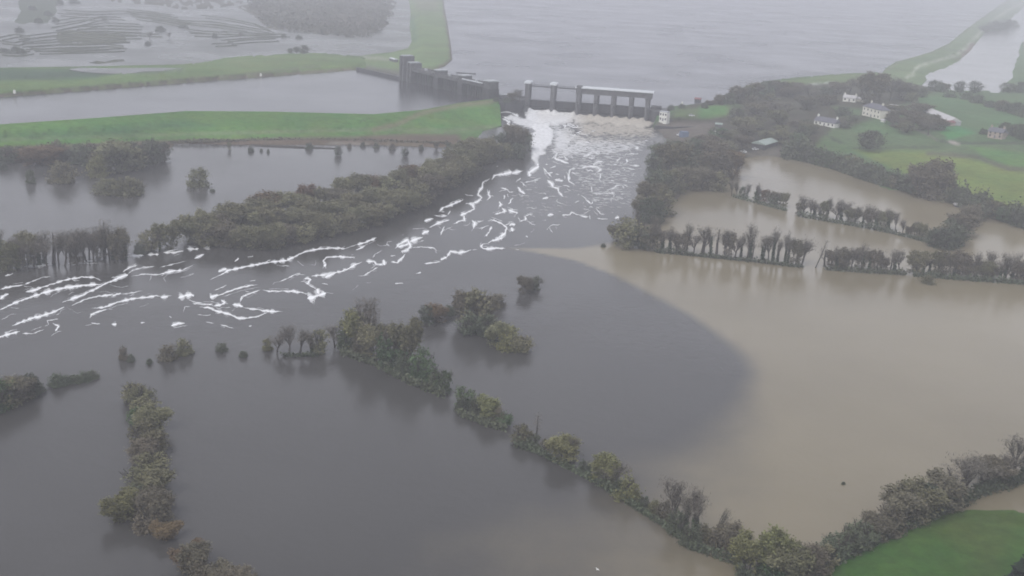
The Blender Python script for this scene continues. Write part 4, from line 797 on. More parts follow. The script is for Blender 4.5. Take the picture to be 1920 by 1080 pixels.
for v in range(6):
    r_ = np.random.default_rng(100 + v)
    mb, ends = branches(r_, spread=.22, fine=3, upb=.16)
    c = twig_cloud(ends, r_, 4, 1.1)
    proto('bare', 'tree', 'bare tree', v, mb.mesh('trunk', M['bark']), [('crown', quads_mesh('crown', c, .045, 8.5, .7, M['twig'], r_, 2.2))])
    mb, ends = branches(r_, spread=.17 + .022 * v, fine=3, upb=.14)
    c = twig_cloud(ends, r_, 5, 1.1)
    iv = []
    for i in range(520):
        z = r_.uniform(0, 7.4) * r_.uniform(.5, 1); rr = .2 + .42 * max(0, 1 - z / 8) * r_.uniform(.3, 1); a = r_.uniform(0, 2 * PI); iv.append((math.cos(a) * rr + r_.normal() * .15, math.sin(a) * rr + r_.normal() * .15, z))
    proto('ivy', 'tree', 'ivy-clad bare tree', v, mb.mesh('trunk', M['bark']), [('crown', quads_mesh('crown', c, .045, 8.5, .7, M['twig'], r_, 2.5)), ('ivy', quads_mesh('ivy', np.array(iv), .24, 1.1, .2, M['bark_ivy'], r_))])
    mb, ends = branches(r_, spread=.22, stems=3, fine=3, upb=.12)
    c = np.vstack([twig_cloud(ends, r_, 8, .9), clump_cloud(r_, 30, 19, 2.9, 3.6, 4.0, .52), clump_cloud(r_, 14, 20, 2.6, 1.3, 1.3, .55)])
    for nm, mt, noun in (('willow', 'olive', 'olive willow tree'), ('pale', 'yellow', 'pale yellowish willow tree'), ('brown', 'twig_brown', 'brown twiggy tree'), ('rust', 'rust', 'rust-brown tree')):
        cc = c; proto(nm, 'tree', noun, v, mb.mesh('trunk', M['bark']), [('crown', quads_mesh('crown', cc, .17, 1.5, .4, M[mt], r_))])
    mb, ends = branches(r_, spread=.3, stems=3, fine=2)
    c = np.vstack([clump_cloud(r_, 44, 26, 3.4, 4.4, 4.9, .66), clump_cloud(r_, 14, 22, 3.1, 1.2, 1.3, .55)])
    for nm, mt, noun in (('oak', 'olive', 'full olive-brown tree'), ('dark', 'dark', 'dense dark tree'), ('green', 'green', 'leafy green tree')):
        proto(nm, 'tree', noun, v, mb.mesh('trunk', M['bark']), [('crown', quads_mesh('crown', c, .26, 1.1, .2, M[mt], r_))])
    mb, ends = branches(r_, height=8, spread=.4, stems=4, fine=1)
    c = clump_cloud(r_, 84, 24, 4.6, 7.4, 1.2, .85, .85)
    for nm, mt, noun in (('bush', 'dark', 'rounded dark bush'), ('obush', 'olive', 'rounded olive bush'), ('ybush', 'yellow', 'rounded yellow-green bush'), ('rbush', 'twig_brown', 'rounded brown bush')):
        proto(nm, 'bush', noun, v, mb.mesh('stem', M['bark']), [('foliage', quads_mesh('foliage', c, .30, 1.1, .2, M[mt], r_))])
for v in range(2):
    r_ = np.random.default_rng(200 + v); mb = MB(); mb.tube((0, 0, -1), (0, 0, 9.5), .3, .05, 7); c = []
    for i in range(3400):
        z = 10 * r_.uniform(0.06, 1); rr = (1 - z / 10.3) * 2.6 * (.8 + .25 * math.sin(z * 5)) * r_.uniform(.4, 1) ** .5; a = r_.uniform(0, 2 * PI); c.append((math.cos(a) * rr, math.sin(a) * rr, z))
    proto('ever', 'tree', 'dark evergreen tree', v, mb.mesh('trunk', M['bark']), [('crown', quads_mesh('crown', np.array(c), .30, 1.4, .1, M['evergreen'], r_))])
    mb = MB(); mb.tube((0, 0, -1), (.2, 0, 5), .22, .16, 6); mb.tube((.2, 0, 5), (.1, .1, 10), .16, .05, 5); mb.tube((.15, 0, 4), (1.0, .2, 6.4), .09, .04, 4); mb.tube((.2, 0, 5.6), (-.7, .2, 7.6), .08, .03, 4)
    c = np.column_stack([r_.normal(size=180) * .5, r_.normal(size=180) * .5, r_.uniform(5, 10.4, 180)])
    proto('pole', 'tree', 'thin bare pole-like tree', v, mb.mesh('trunk', M['bark']), [('crown', quads_mesh('crown', c, .045, 7, .7, M['twig'], r_))])
ORD = 'first second third fourth fifth sixth seventh eighth ninth tenth eleventh twelfth thirteenth fourteenth fifteenth sixteenth seventeenth eighteenth nineteenth'.split()
TENS = {2: 'twenty', 3: 'thirty', 4: 'forty', 5: 'fifty', 6: 'sixty', 7: 'seventy'}; TENTH = {2: 'twentieth', 3: 'thirtieth', 4: 'fortieth', 5: 'fiftieth', 6: 'sixtieth', 7: 'seventieth'}
def ordinal(i):
    if i <= 19: return ORD[i - 1]
    return TENTH[i // 10] if i % 10 == 0 else TENS[i // 10] + '-' + ORD[i % 10 - 1]
NT = 0
def plant(px, py, hpx, kind, z=0, wpx=None, lean=0.0, hm=None):
    """one tree or bush standing at photo pixel (px, py), hpx photo pixels tall"""
    global NT
    cat, noun, tr, parts = random.choice(PR[kind]); x, y, z = at(px, py, z)
    mpp = math.dist((x, y, z), (0, 0, H_)) / F_; h = (hm or hpx * mpp * (.90 if cat == 'tree' and kind not in ('bare', 'ivy', 'pole') else 1.04)); s = h / (10 if cat == 'tree' else 9.3)
    wv = s * random.uniform(.85, 1.2) if wpx is None else wpx * .86 * mpp / PSIZE[kind]
    nm = {'tree': 'evergreen_stand_in' if kind == 'ever' else ('bare_tree' if kind in ('bare', 'ivy', 'pole') else ('willow_tree' if kind in ('willow', 'pale') else 'tree')), 'bush': 'bush'}[cat]
    t = empty(nm, (x, y, z), random.uniform(0, 2 * PI) if not lean else 0); t.scale = (wv, wv * random.uniform(.85, 1.15), s)
    if lean: t.rotation_euler = (0, lean, 0)
    t['category'] = cat
    link('trunk' if cat == 'tree' else 'stem', tr, t)
    for pn, me in parts: link(pn, me, t)
    NT += 1
    return (px, py, noun, hpx, t)
def row(items, place, group):
    """labels: what it looks like, which row, and its turn counted from the row's left end"""
    items = sorted(items, key=lambda q: q[0]); n = len(items)
    hs_ = sorted(q[3] for q in items); lo, hi = hs_[int(n * .25)], hs_[int(n * .8)] 
    for i, (px, py, noun, hp, t) in enumerate(items):
        size = 'tall ' if hp > hi * 1.02 else ('low ' if hp < lo * .98 else '')
        pos = ordinal(i + 1) + ' from left'
        if n > 1 and i == 0: pos = 'leftmost'
        if n > 1 and i == n - 1: pos = 'rightmost'
        lb = size + noun + ' ' + place + (', ' + pos if n > 1 else '')
        if len(lb.split()) > 16: lb = lb.replace(size, '', 1) if size else lb
        if len(lb.split()) > 16: lb = lb.replace(noun, ' '.join(noun.split()[-2:]), 1)
        if len(lb.split()) > 16: lb = lb.replace(noun.split()[-2] + ' ', '', 1)
        t['label'] = lb; t['group'] = group
def line_pts(pl, gap, jx=2, jy=1.5):
    out = []; d_ = 0
    for a, b in zip(pl[:-1], pl[1:]):
        L = math.dist(a, b); 
        while d_ < L:
            t = d_ / L; out.append((a[0] + (b[0] - a[0]) * t + random.uniform(-jx, jx), a[1] + (b[1] - a[1]) * t + random.uniform(-jy, jy))); d_ += gap * random.uniform(.75, 1.3)
        d_ -= L
    return out
def auto_row(pl, gap, hrange, kinds, place, group, z=0, wpx=None, jx=2, jy=1.5):
    it = []
    for x, y in line_pts(pl, gap, jx, jy):
        it.append(plant(x, y, random.uniform(*hrange), random.choice(kinds), z, None if wpx is None else random.uniform(*wpx)))
    row(it, place, group)
def hedge(name, pl, hpx, dpx, mat, label, z=0, gap=2.2, k=26, size=.55, zs=None):
    """a continuous hedge or brambly thicket along a line, as one thing"""
    r_ = np.random.default_rng(int(abs(pl[0][0])) + 5); c = []
    for i, (a, b) in enumerate(zip(pl[:-1], pl[1:])):
        L = math.dist(a, b)
        for j in range(max(1, int(L / gap))):
            t = j / max(1, int(L / gap)); x, y = a[0] + (b[0] - a[0]) * t, a[1] + (b[1] - a[1]) * t
            zz = z if zs is None else zs[i] + (zs[i + 1] - zs[i]) * t
            p = at(x, y, zz); mp = math.dist(p, (0, 0, H_)) / F_; hh = hpx * mp * (.55 + .9 * abs(noise.noise(Vector(p) * .06))) * 1.2; dd = dpx * mp
            q = r_.normal(size=(k, 3)) * np.array([gap * mp * .7, dd * .5, hh * .33]) + np.array([p[0], p[1], p[2] + hh * .45]); q[:, 2] = np.maximum(q[:, 2], p[2] + .02); c.append(q)
    me = quads_mesh(name, np.vstack(c), size, 1.1, .2, mat, r_)
    return tag(link(name, me), label, 'hedge')

# -- willows and bushes at the foot of the left bank
L1 = [(10, 305, 34, 'dark', 40), (38, 302, 30, 'dark', 34), (72, 308, 34, 'rust', 50), (100, 300, 36, 'rbush', 46), (130, 303, 34, 'dark', 40), (152, 308, 44, 'dark', 42), (168, 300, 36, 'rbush', 40), (195, 318, 48, 'oak', 46), (222, 322, 60, 'willow', 60), (246, 318, 56, 'oak', 48), (262, 310, 52, 'dark', 44), (285, 306, 56, 'dark', 42), (303, 303, 44, 'dark', 30)]
row([plant(x, y, h, k, 0, w_) for x, y, h, k, w_ in L1], 'in the clump below the left grass bank', 'trees in the clump below the left grass bank')
L1 = [(57, 343, 24, 'bush', 16, 'small dark bush standing alone in the left flood near the picture edge'), (118, 341, 38, 'obush', 44, 'round grey-olive bush in the flood below the brown clump'), (183, 331, 40, 'ybush', 34, 'round yellowish bush at the front of the left clump'),
      (373, 349, 35, 'obush', 36, 'lone round yellow-topped bush standing in the left flood pool'), (398, 359, 6, 'bush', 10, 'tiny dark bush nearly drowned beside the lone round bush'), (5, 318, 14, 'bush', 14, 'small dark bush at the left edge below the bank')]
for x, y, h, k, w_, lb in L1: q = plant(x, y, h, k, 0, w_); q[4]['label'] = lb
for x, y, h, w_ in ((205, 362, 27, 46), (232, 364, 34, 52), (252, 358, 20, 34)):
    q = plant(x, y, h, 'obush', 0, w_); q[4]['label'] = {205: 'left bush of the big low olive willow mound in the flood', 232: 'middle and largest bush of the low olive willow mound in the flood', 252: 'right bush of the big low olive willow mound in the flood'}[x]; q[4]['group'] = 'bushes of the willow mound'
L2 = [(430, 281, 20, 'willow'), (470, 284, 14, 'bush'), (490, 284, 8, 'bush'), (503, 286, 9, 'bush'), (580, 279, 18, 'bush'), (634, 292, 28, 'dark'), (655, 277, 12, 'rbush'), (680, 274, 12, 'bush'), (706, 277, 14, 'bush'), (735, 280, 16, 'rbush'), (760, 294, 26, 'dark'), (790, 281, 14, 'bush'), (818, 280, 20, 'brown'), (842, 279, 22, 'dark'), (864, 280, 26, 'brown'), (884, 276, 24, 'pale')]
row([plant(x, y, h * .75, k) for x, y, h, k in L2], 'on the reedy lip below the long grass bank', 'bushes on the reedy lip below the grass bank')
hedge('bramble_hedge', [(320, 268), (430, 266), (560, 264), (700, 266), (840, 270)], 5, 5, M['twig_brown'], 'low brown bramble fringe along the foot of the long grass bank', .8, 3, 12, .5)
# -- left hedgerow
auto_row([(-8, 504), (60, 500), (150, 492), (245, 480)], 8.5, (34, 70), ['bare', 'ivy', 'ivy', 'bare', 'brown', 'ivy', 'pole', 'willow', 'bare'], 'in the drowned hedgerow left of the riverside wood', 'trees of the drowned left hedgerow', wpx=(22, 38), jy=5)
row([plant(262, 476, 22, 'bush', 0, 18), plant(281, 471, 44, 'oak', 0, 36), plant(300, 470, 30, 'ivy', 0, 20), plant(318, 466, 58, 'willow', 0, 36)], 'between the left hedgerow and the riverside wood', 'trees between the left hedgerow and the wood')
# -- riverside wood
fr_ = [(362, 456), (400, 460), (470, 466), (545, 459), (600, 446), (650, 435), (700, 420), (742, 406), (782, 388), (822, 368), (850, 345), (884, 322), (915, 305)]
md_ = [(366, 446), (420, 442), (500, 436), (580, 425), (660, 410), (730, 390), (790, 368), (850, 335), (900, 305)]
rr_ = [(396, 430), (440, 422), (520, 404), (600, 392), (700, 372), (790, 352), (850, 325), (900, 295)]
kk = ['willow', 'willow', 'oak', 'willow', 'oak', 'brown', 'willow']
auto_row(fr_, 24, (38, 54), kk, 'in the front row of the riverside wood', 'front row of the riverside wood', wpx=(32, 44), jy=4)
auto_row(md_, 24, (42, 58), kk, 'in the middle row of the riverside wood', 'middle row of the riverside wood', wpx=(32, 46), jy=5)
auto_row(rr_, 23, (36, 52), kk + ['rust'], 'in the back row of the riverside wood', 'back row of the riverside wood', wpx=(32, 46), jy=4)
row([plant(x, y, h, k, 0, w_) for x, y, h, k, w_ in ((912, 292, 34, 'dark', 30), (930, 286, 40, 'dark', 32), (950, 284, 52, 'dark', 36), (968, 286, 54, 'brown', 34), (984, 280, 42, 'dark', 28), (944, 296, 32, 'oak', 34), (972, 296, 32, 'dark', 30), (958, 262, 30, 'brown', 24))],
    'in the dark clump beside the white water', 'trees in the dark clump beside the white water')
# -- right bank wood down to the river
row([plant(x, y, h, k, 0, w_) for x, y, h, k, w_ in ((1236, 300, 42, 'dark', 38), (1230, 330, 52, 'dark', 42), (1256, 334, 72, 'willow', 50), (1258, 300, 44, 'dark', 40), (1284, 334, 66, 'dark', 50), (1282, 300, 40, 'oak', 40), (1308, 336, 58, 'oak', 46), (1330, 336, 56, 'brown', 44), (1352, 338, 60, 'brown', 40), (1372, 336, 56, 'rust', 30), (1310, 305, 46, 'dark', 40), (1342, 308, 46, 'brown', 40), (1368, 306, 38, 'oak', 34), (1381, 316, 34, 'rust', 16))],
    'in the tall wood on the right river bank', 'tall wood on the right river bank')
row([plant(x, y, h, k, 0, w_) for x, y, h, k, w_ in ((1160, 452, 36, 'brown', 28), (1178, 464, 66, 'oak', 52), (1202, 466, 58, 'dark', 46), (1222, 468, 50, 'brown', 36), (1205, 412, 48, 'brown', 34), (1222, 418, 64, 'dark', 48), (1240, 404, 60, 'oak', 46), (1218, 384, 48, 'brown', 44), (1238, 370, 54, 'dark', 42), (1262, 362, 50, 'oak', 44), (1228, 352, 40, 'dark', 36), (1290, 356, 46, 'brown', 40), (1320, 356, 44, 'brown', 38), (1346, 358, 46, 'oak', 36))],
    'in the drowned spinney on the right of the river', 'drowned spinney right of the river')
# -- hedgerows standing in the brown flood
auto_row([(1228, 470), (1300, 476), (1400, 486), (1506, 498)], 10.5, (34, 64), ['ivy', 'ivy', 'bare', 'ivy', 'bare', 'ivy', 'bare', 'pole', 'ivy', 'brown'], 'in the drowned hedgerow across the brown water', 'ivy-clad trees of the first brown-water hedgerow', wpx=(18, 32), jx=5, jy=2)
q = plant(1529, 502, 50, 'pole', lean=.26); q[4]['label'] = 'thin leaning bare pole-like tree alone in the hedgerow gap'
auto_row([(1546, 502), (1620, 508), (1690, 512)], 8.5, (24, 48), ['bare', 'bare', 'ivy', 'pole', 'brown', 'bare', 'obush', 'ivy'], 'in the hedgerow right of the leaning pole', 'trees of the hedgerow right of the leaning pole', wpx=(16, 28), jx=4, jy=2)
auto_row([(1712, 514), (1800, 521), (1925, 531)], 10.5, (20, 52), ['bare', 'ivy', 'brown', 'ivy', 'bare', 'bare', 'willow', 'ivy'], 'in the hedgerow at the right edge of the brown flood', 'trees of the right edge hedgerow', wpx=(18, 30), jx=4, jy=2)
hedge('hedge', [(1232, 474), (1300, 480), (1400, 490), (1506, 502)], 7, 5, M['dark'], 'low dark hedge under the ivy-clad trees across the brown water', 0, 2.5, 14, .4)
hedge('hedge', [(1548, 506), (1620, 511), (1700, 516)], 10, 5, M['dark'], 'low dark hedge right of the leaning pole-like tree', 0, 2.5, 16, .4)
hedge('hedge', [(1712, 518), (1800, 525), (1925, 534)], 10, 5, M['dark'], 'low dark hedge at the right edge of the brown flood', 0, 2.5, 16, .4)
q = plant(1739, 531, 16, 'obush', 0, 22); q[4]['label'] = 'small olive bush alone in the brown flood by the right hedgerow'
auto_row([(1372, 366), (1420, 378), (1474, 392)], 9.5, (24, 34), ['brown', 'willow', 'rust', 'ivy', 'dark', 'bare'], 'in the short hedgerow left of the pond gap', 'trees of the short hedgerow left of the gap', jx=3, jy=2)
auto_row([(1496, 402), (1560, 412), (1610, 424), (1678, 436)], 9, (22, 38), ['bare', 'bare', 'ivy', 'ivy', 'brown', 'bare', 'willow'], 'in the hedgerow dividing the two brown ponds', 'trees of the hedgerow dividing the brown ponds', wpx=(15, 26), jx=4, jy=2)
auto_row([(1694, 444), (1744, 452)], 9, (22, 32), ['brown', 'dark', 'willow', 'bare'], 'in the short hedge joining the dark pond clump', 'trees joining the dark pond clump', jx=3, jy=2)
hedge('hedge', [(1376, 370), (1474, 396)], 8, 5, M['dark'], 'low dark hedge left of the gap between the ponds', 0, 2.5, 14, .4)
hedge('hedge', [(1496, 406), (1600, 424), (1680, 440), (1744, 456)], 8, 5, M['dark'], 'low dark hedge dividing the two brown ponds', 0, 2.5, 14, .4)
row([plant(x, y, h, k, 0, w_) for x, y, h, k, w_ in ((1752, 462, 34, 'dark', 34), (1772, 466, 46, 'dark', 42), (1792, 460, 44, 'dark', 40), (1806, 444, 44, 'brown', 38), (1818, 424, 40, 'brown', 34), (1832, 412, 40, 'dark', 32), (1784, 448, 44, 'dark', 40), (1762, 452, 36, 'oak', 34))],
    'in the dark clump between the two brown ponds', 'dark clump between the brown ponds')
# -- belt along the upper pond shore
hedge('thick_hedge', [(1466, 296), (1500, 300), (1560, 316), (1640, 344), (1700, 358), (1770, 374), (1840, 400), (1930, 432)], 30, 14, M['dark'], 'thick dark hedge along the far shore of the brown ponds', .1, 2, 60, .7)
auto_row([(1484, 296), (1560, 312), (1640, 342), (1700, 358)], 17, (28, 40), ['dark', 'dark', 'oak', 'green'], 'in the dark belt on the upper pond shore', 'dark belt on the upper pond shore', z=.1, wpx=(26, 36))
row([plant(x, y, h, k, .2, w_) for x, y, h, k, w_ in ((1712, 364, 46, 'dark', 40), (1730, 370, 72, 'brown', 40), (1752, 374, 78, 'brown', 46), (1768, 376, 62, 'oak', 36), (1790, 382, 40, 'dark', 36), (1812, 390, 34, 'dark', 34), (1836, 398, 32, 'green', 32), (1860, 408, 36, 'oak', 34), (1884, 416, 34, 'green', 30), (1908, 424, 34, 'dark', 30))],
    'in the belt below the yellow-green field', 'belt below the yellow-green field')
# -- farm slope
row([plant(x, y, h, k, z, w_) for x, y, h, k, z, w_ in ((1258, 208, 12, 'bush', 8.5, 14), (1278, 204, 10, 'bush', 8.5, 14), (1320, 204, 12, 'bush', 8.5, 14), (1332, 199, 12, 'brown', 8.4, 14), (1348, 198, 22, 'brown', 8.3, 18), (1366, 196, 26, 'dark', 8.5, 24), (1384, 194, 34, 'brown', 9, 28), (1400, 188, 32, 'oak', 9, 28), (1416, 184, 30, 'brown', 9.5, 26), (1438, 178, 34, 'dark', 9.5, 24), (1456, 178, 28, 'brown', 9.5, 24), (1474, 176, 24, 'oak', 9.5, 24), (1492, 174, 20, 'brown', 9.5, 24))],
    'on the lake shore right of the dam', 'lake shore trees right of the dam')
def fill(poly, gap, hr, kinds, place, group, zf, wpx):
    pts = []; xs_ = [p[0] for p in poly]; ys_ = [p[1] for p in poly]
    for _ in range(4000):
        x, y = random.uniform(min(xs_), max(xs_)), random.uniform(min(ys_), max(ys_))
        if not inside([(x, y)], poly)[0]: continue
        if all(math.hypot(x - a, (y - b) * 1.5) > gap for a, b in pts): pts.append((x, y))
    row([plant(x, y, random.uniform(*hr), random.choice(kinds), zf(x, y), random.uniform(*wpx)) for x, y in pts], place, group)
fill([(1372, 212), (1400, 200), (1450, 186), (1500, 180), (1555, 180), (1562, 196), (1545, 212), (1512, 220), (1480, 232), (1440, 236), (1400, 250), (1378, 245)], 27, (20, 30), ['oak', 'brown', 'willow', 'bare', 'dark'], 'in the wood above the white cottage', 'wood above the white cottage', lambda x, y: 8 if x > 1450 else 5.5, (26, 36))
fill([(1318, 268), (1350, 255), (1400, 252), (1440, 250), (1500, 246), (1520, 256), (1500, 274), (1470, 270), (1430, 262), (1412, 274), (1390, 290), (1320, 294), (1290, 280)], 27, (20, 31), ['dark', 'brown', 'green', 'oak', 'willow'], 'in the wood behind the green-roofed barn', 'wood behind the green-roofed barn', lambda x, y: 3.5 if y > 265 else 5, (26, 36))
row([plant(x, y, h, k, z, w_) for x, y, h, k, z, w_ in ((1572, 176, 22, 'brown', 10, 30), (1592, 175, 24, 'bare', 10, 28), (1612, 180, 34, 'bare', 11, 34), (1634, 196, 62, 'brown', 12, 40), (1650, 192, 46, 'bare', 12, 32), (1668, 186, 36, 'bare', 11, 36), (1690, 186, 32, 'brown', 10, 34), (1708, 190, 22, 'oak', 10, 26), (1725, 182, 20, 'dark', 9, 24))],
    'in the tree belt behind the cream farmhouse', 'tree belt behind the cream farmhouse')
q = plant(1631, 277, 40, 'dark', 7, 44); q[4]['label'] = 'big round dark tree alone in the field below the farmhouse'
row([plant(x, y, h, k, z, w_) for x, y, h, k, z, w_ in ((1505, 258, 26, 'dark', 7, 26), (1582, 218, 20, 'dark', 10, 30), (1600, 228, 14, 'bush', 10, 24), (1582, 240, 14, 'dark', 9, 22), (1512, 236, 16, 'dark', 8.5, 20))],
    'round the garden of the long white cottage', 'garden trees of the white cottage')
fill([(1664, 214), (1690, 206), (1728, 212), (1738, 226), (1760, 240), (1752, 254), (1720, 254), (1690, 244), (1668, 236)], 20, (17, 26), ['brown', 'bare', 'brown', 'oak'], 'in the farmyard copse left of the long barn', 'farmyard copse left of the long barn', lambda x, y: 11, (24, 34))
row([plant(x, y, h, k, z, w_) for x, y, h, k, z, w_ in ((1752, 172, 26, 'dark', 8, 26), (1770, 172, 16, 'brown', 8, 16), (1798, 172, 22, 'dark', 7, 18), (1828, 174, 24, 'dark', 7, 22), (1812, 188, 16, 'bush', 8, 20), (1830, 194, 18, 'dark', 8.5, 22), (1780, 184, 10, 'bush', 8, 20), (1856, 202, 16, 'dark', 9, 20), (1876, 208, 20, 'brown', 9.5, 22), (1896, 212, 22, 'dark', 10, 22), (1914, 214, 24, 'dark', 10, 22), (1890, 172, 18, 'dark', 6.5, 26), (1910, 172, 20, 'dark', 6.5, 24))],
    'in the field hedges below the pale flooded field', 'hedge trees below the pale flooded field')
hedge('field_hedge', [(1735, 170), (1790, 176), (1840, 196), (1925, 222)], 7, 4, M['dark'], 'field hedge running down right below the pale flooded field', 0, 2.5, 12, .6, zs=[8, 7.5, 8.5, 10.5])
row([plant(x, y, h, k, 11, w_) for x, y, h, k, w_ in ((1886, 250, 22, 'dark', 24), (1902, 256, 26, 'dark', 26), (1916, 262, 30, 'dark', 26), (1844, 252, 12, 'bush', 16))], 'beside the pinkish stone house', 'trees beside the pinkish stone house')
row([plant(x, y, h, k, 6, w_) for x, y, h, k, w_ in ((1848, 60, 14, 'dark', 22), (1864, 56, 18, 'dark', 26), (1880, 56, 16, 'dark', 24), (1896, 50, 12, 'bush', 22), (1786, 105, 5, 'bush', 9), (1798, 98, 5, 'bush', 10))], 'on the far side of the right lake bank', 'trees on the far right lake bank')
row([plant(545, 100, 12, 'dark', 9, 10), plant(556, 99, 14, 'dark', 9, 12), plant(569, 100, 17, 'dark', 9, 18)], 'in the tiny group on the far canal bank', 'tiny tree group on the far canal bank')
row([plant(x, y, h, k, 3, w_) for x, y, h, k, w_ in ((40, 100, 11, 'bush', 14), (28, 96, 9, 'bush', 12), (8, 98, 8, 'bush', 18), (281, 74, 13, 'bare', 12), (300, 58, 9, 'bush', 18), (317, 72, 10, 'bare', 8), (403, 70, 9, 'bush', 10), (450, 72, 11, 'bare', 10), (345, 52, 6, 'bush', 16), (277, 84, 6, 'bush', 10), (60, 20, 9, 'bush', 14), (90, 30, 9, 'bush', 14), (72, 42, 8, 'bush', 14), (112, 8, 9, 'bush', 12), (36, 60, 9, 'bush', 14), (104, 40, 8, 'bush', 12), (140, 6, 9, 'bush', 16), (532, 70, 6, 'bush', 10), (560, 72, 6, 'bush', 12))],
    'in the drowned fields at the upper left', 'trees of the drowned upper left fields')
# -- foreground diagonal row
D1 = [(502, 656, 24, 'ybush', 18), (520, 660, 34, 'bare', 30), (540, 662, 50, 'bare', 36), (562, 662, 44, 'bare', 36), (598, 662, 58, 'oak', 30), (584, 664, 40, 'ivy', 26), (628, 652, 40, 'bare', 32), (648, 654, 48, 'green', 36), (660, 652, 80, 'pale', 42), (676, 660, 44, 'rbush', 34), (697, 668, 104, 'bare', 44), (702, 672, 76, 'willow', 44), (728, 680, 68, 'ivy', 36), (738, 690, 84, 'green', 54), (762, 690, 110, 'willow', 42), (756, 704, 46, 'bush', 34), (786, 712, 74, 'green', 44), (800, 716, 54, 'green', 34), (816, 728, 40, 'dark', 24), (829, 736, 58, 'green', 34),
      (872, 762, 46, 'green', 34), (866, 770, 30, 'bush', 26), (892, 776, 38, 'bush', 30), (915, 786, 50, 'pale', 40), (930, 794, 34, 'rbush', 30), (945, 798, 34, 'green', 30), (978, 830, 44, 'oak', 38), (1005, 836, 60, 'pole', None), (1000, 836, 28, 'bush', 24), (1022, 846, 28, 'rbush', 18), (1040, 856, 34, 'bare', 30), (1060, 866, 54, 'pale', 46), (1078, 868, 50, 'bare', 26),
      (1096, 882, 22, 'bush', 24), (1118, 896, 40, 'bare', 28), (1134, 906, 62, 'pale', 44), (1152, 914, 48, 'bare', 40), (1176, 936, 50, 'ybush', 46), (1160, 926, 30, 'bush', 30), (1206, 952, 24, 'bush', 26), (1226, 962, 28, 'obush', 26), (1244, 974, 40, 'rbush', 34), (1262, 990, 84, 'bare', 46), (1284, 1002, 70, 'ivy', 40), (1270, 1000, 48, 'bush', 38), (1300, 1014, 104, 'ivy', 50), (1296, 1022, 46, 'bush', 40), (1322, 1024, 44, 'obush', 32), (1345, 1034, 52, 'rbush', 44), (1366, 1042, 62, 'brown', 50)]
row([plant(x, y, h, k, 0, w_) for x, y, h, k, w_ in D1], 'in the long diagonal hedgerow across the near flood', 'trees of the long diagonal hedgerow')
q = plant(1322, 1018, 74, 'ivy', lean=.55, wpx=22); q[4]['label'] = 'strongly leaning ivy-clad tree on the right of the tall bare pair'
hedge('hedge', [(640, 664), (700, 684), (760, 716), (800, 732), (836, 746)], 16, 9, M['dark'], 'dark drowned undergrowth under the tallest left trees of the diagonal row', 0, 3, 24, .32)
hedge('hedge', [(860, 778), (900, 794), (950, 808)], 12, 8, M['dark'], 'dark drowned hedge under the middle trees of the diagonal row', 0, 3, 24, .3)
hedge('hedge', [(965, 838), (1000, 846), (1060, 876), (1110, 902), (1180, 946), (1240, 984), (1300, 1030), (1370, 1054), (1400, 1066)], 14, 8, M['dark'], 'dark drowned hedge under the lower right trees of the diagonal row', 0, 3, 26, .26)
hedge('hedge', [(530, 668), (560, 668), (596, 668)], 8, 5, M['dark'], 'short dark hedge line under the four bare trees left of the diagonal row', 0, 3, 20, .3)
D2 = [(1398, 1072, 76, 'pale', 50), (1420, 1082, 60, 'ivy', 40), (1440, 1078, 100, 'pale', 56), (1446, 1092, 60, 'green', 40), (1470, 1088, 74, 'willow', 56), (1492, 1092, 86, 'oak', 60), (1516, 1082, 62, 'brown', 50), (1540, 1072, 62, 'oak', 46), (1560, 1052, 60, 'dark', 40), (1590, 1036, 56, 'dark', 46), (1612, 1026, 60, 'dark', 48), (1640, 1012, 48, 'brown', 44), (1664, 1000, 62, 'rbush', 50), (1690, 984, 76, 'brown', 60), (1712, 976, 78, 'willow', 60), (1740, 962, 64, 'dark', 54), (1766, 950, 66, 'brown', 60), (1790, 940, 76, 'bare', 50), (1812, 930, 70, 'bare', 44), (1836, 918, 54, 'bare', 44), (1860, 908, 52, 'brown', 40), (1880, 902, 50, 'bare', 40), (1900, 896, 66, 'bare', 44), (1918, 886, 64, 'ivy', 40)]
row([plant(x, y, h, k, 0, w_) for x, y, h, k, w_ in D2], 'in the hedgerow round the green corner meadow', 'trees round the green corner meadow')
hedge('hedge', [(1385, 1085), (1440, 1110), (1500, 1100), (1550, 1066), (1600, 1042), (1660, 1010), (1720, 984), (1780, 956), (1840, 926), (1925, 900)], 26, 14, M['dark'], 'dark hedge bordering the green corner meadow', 0, 3, 44, .30)
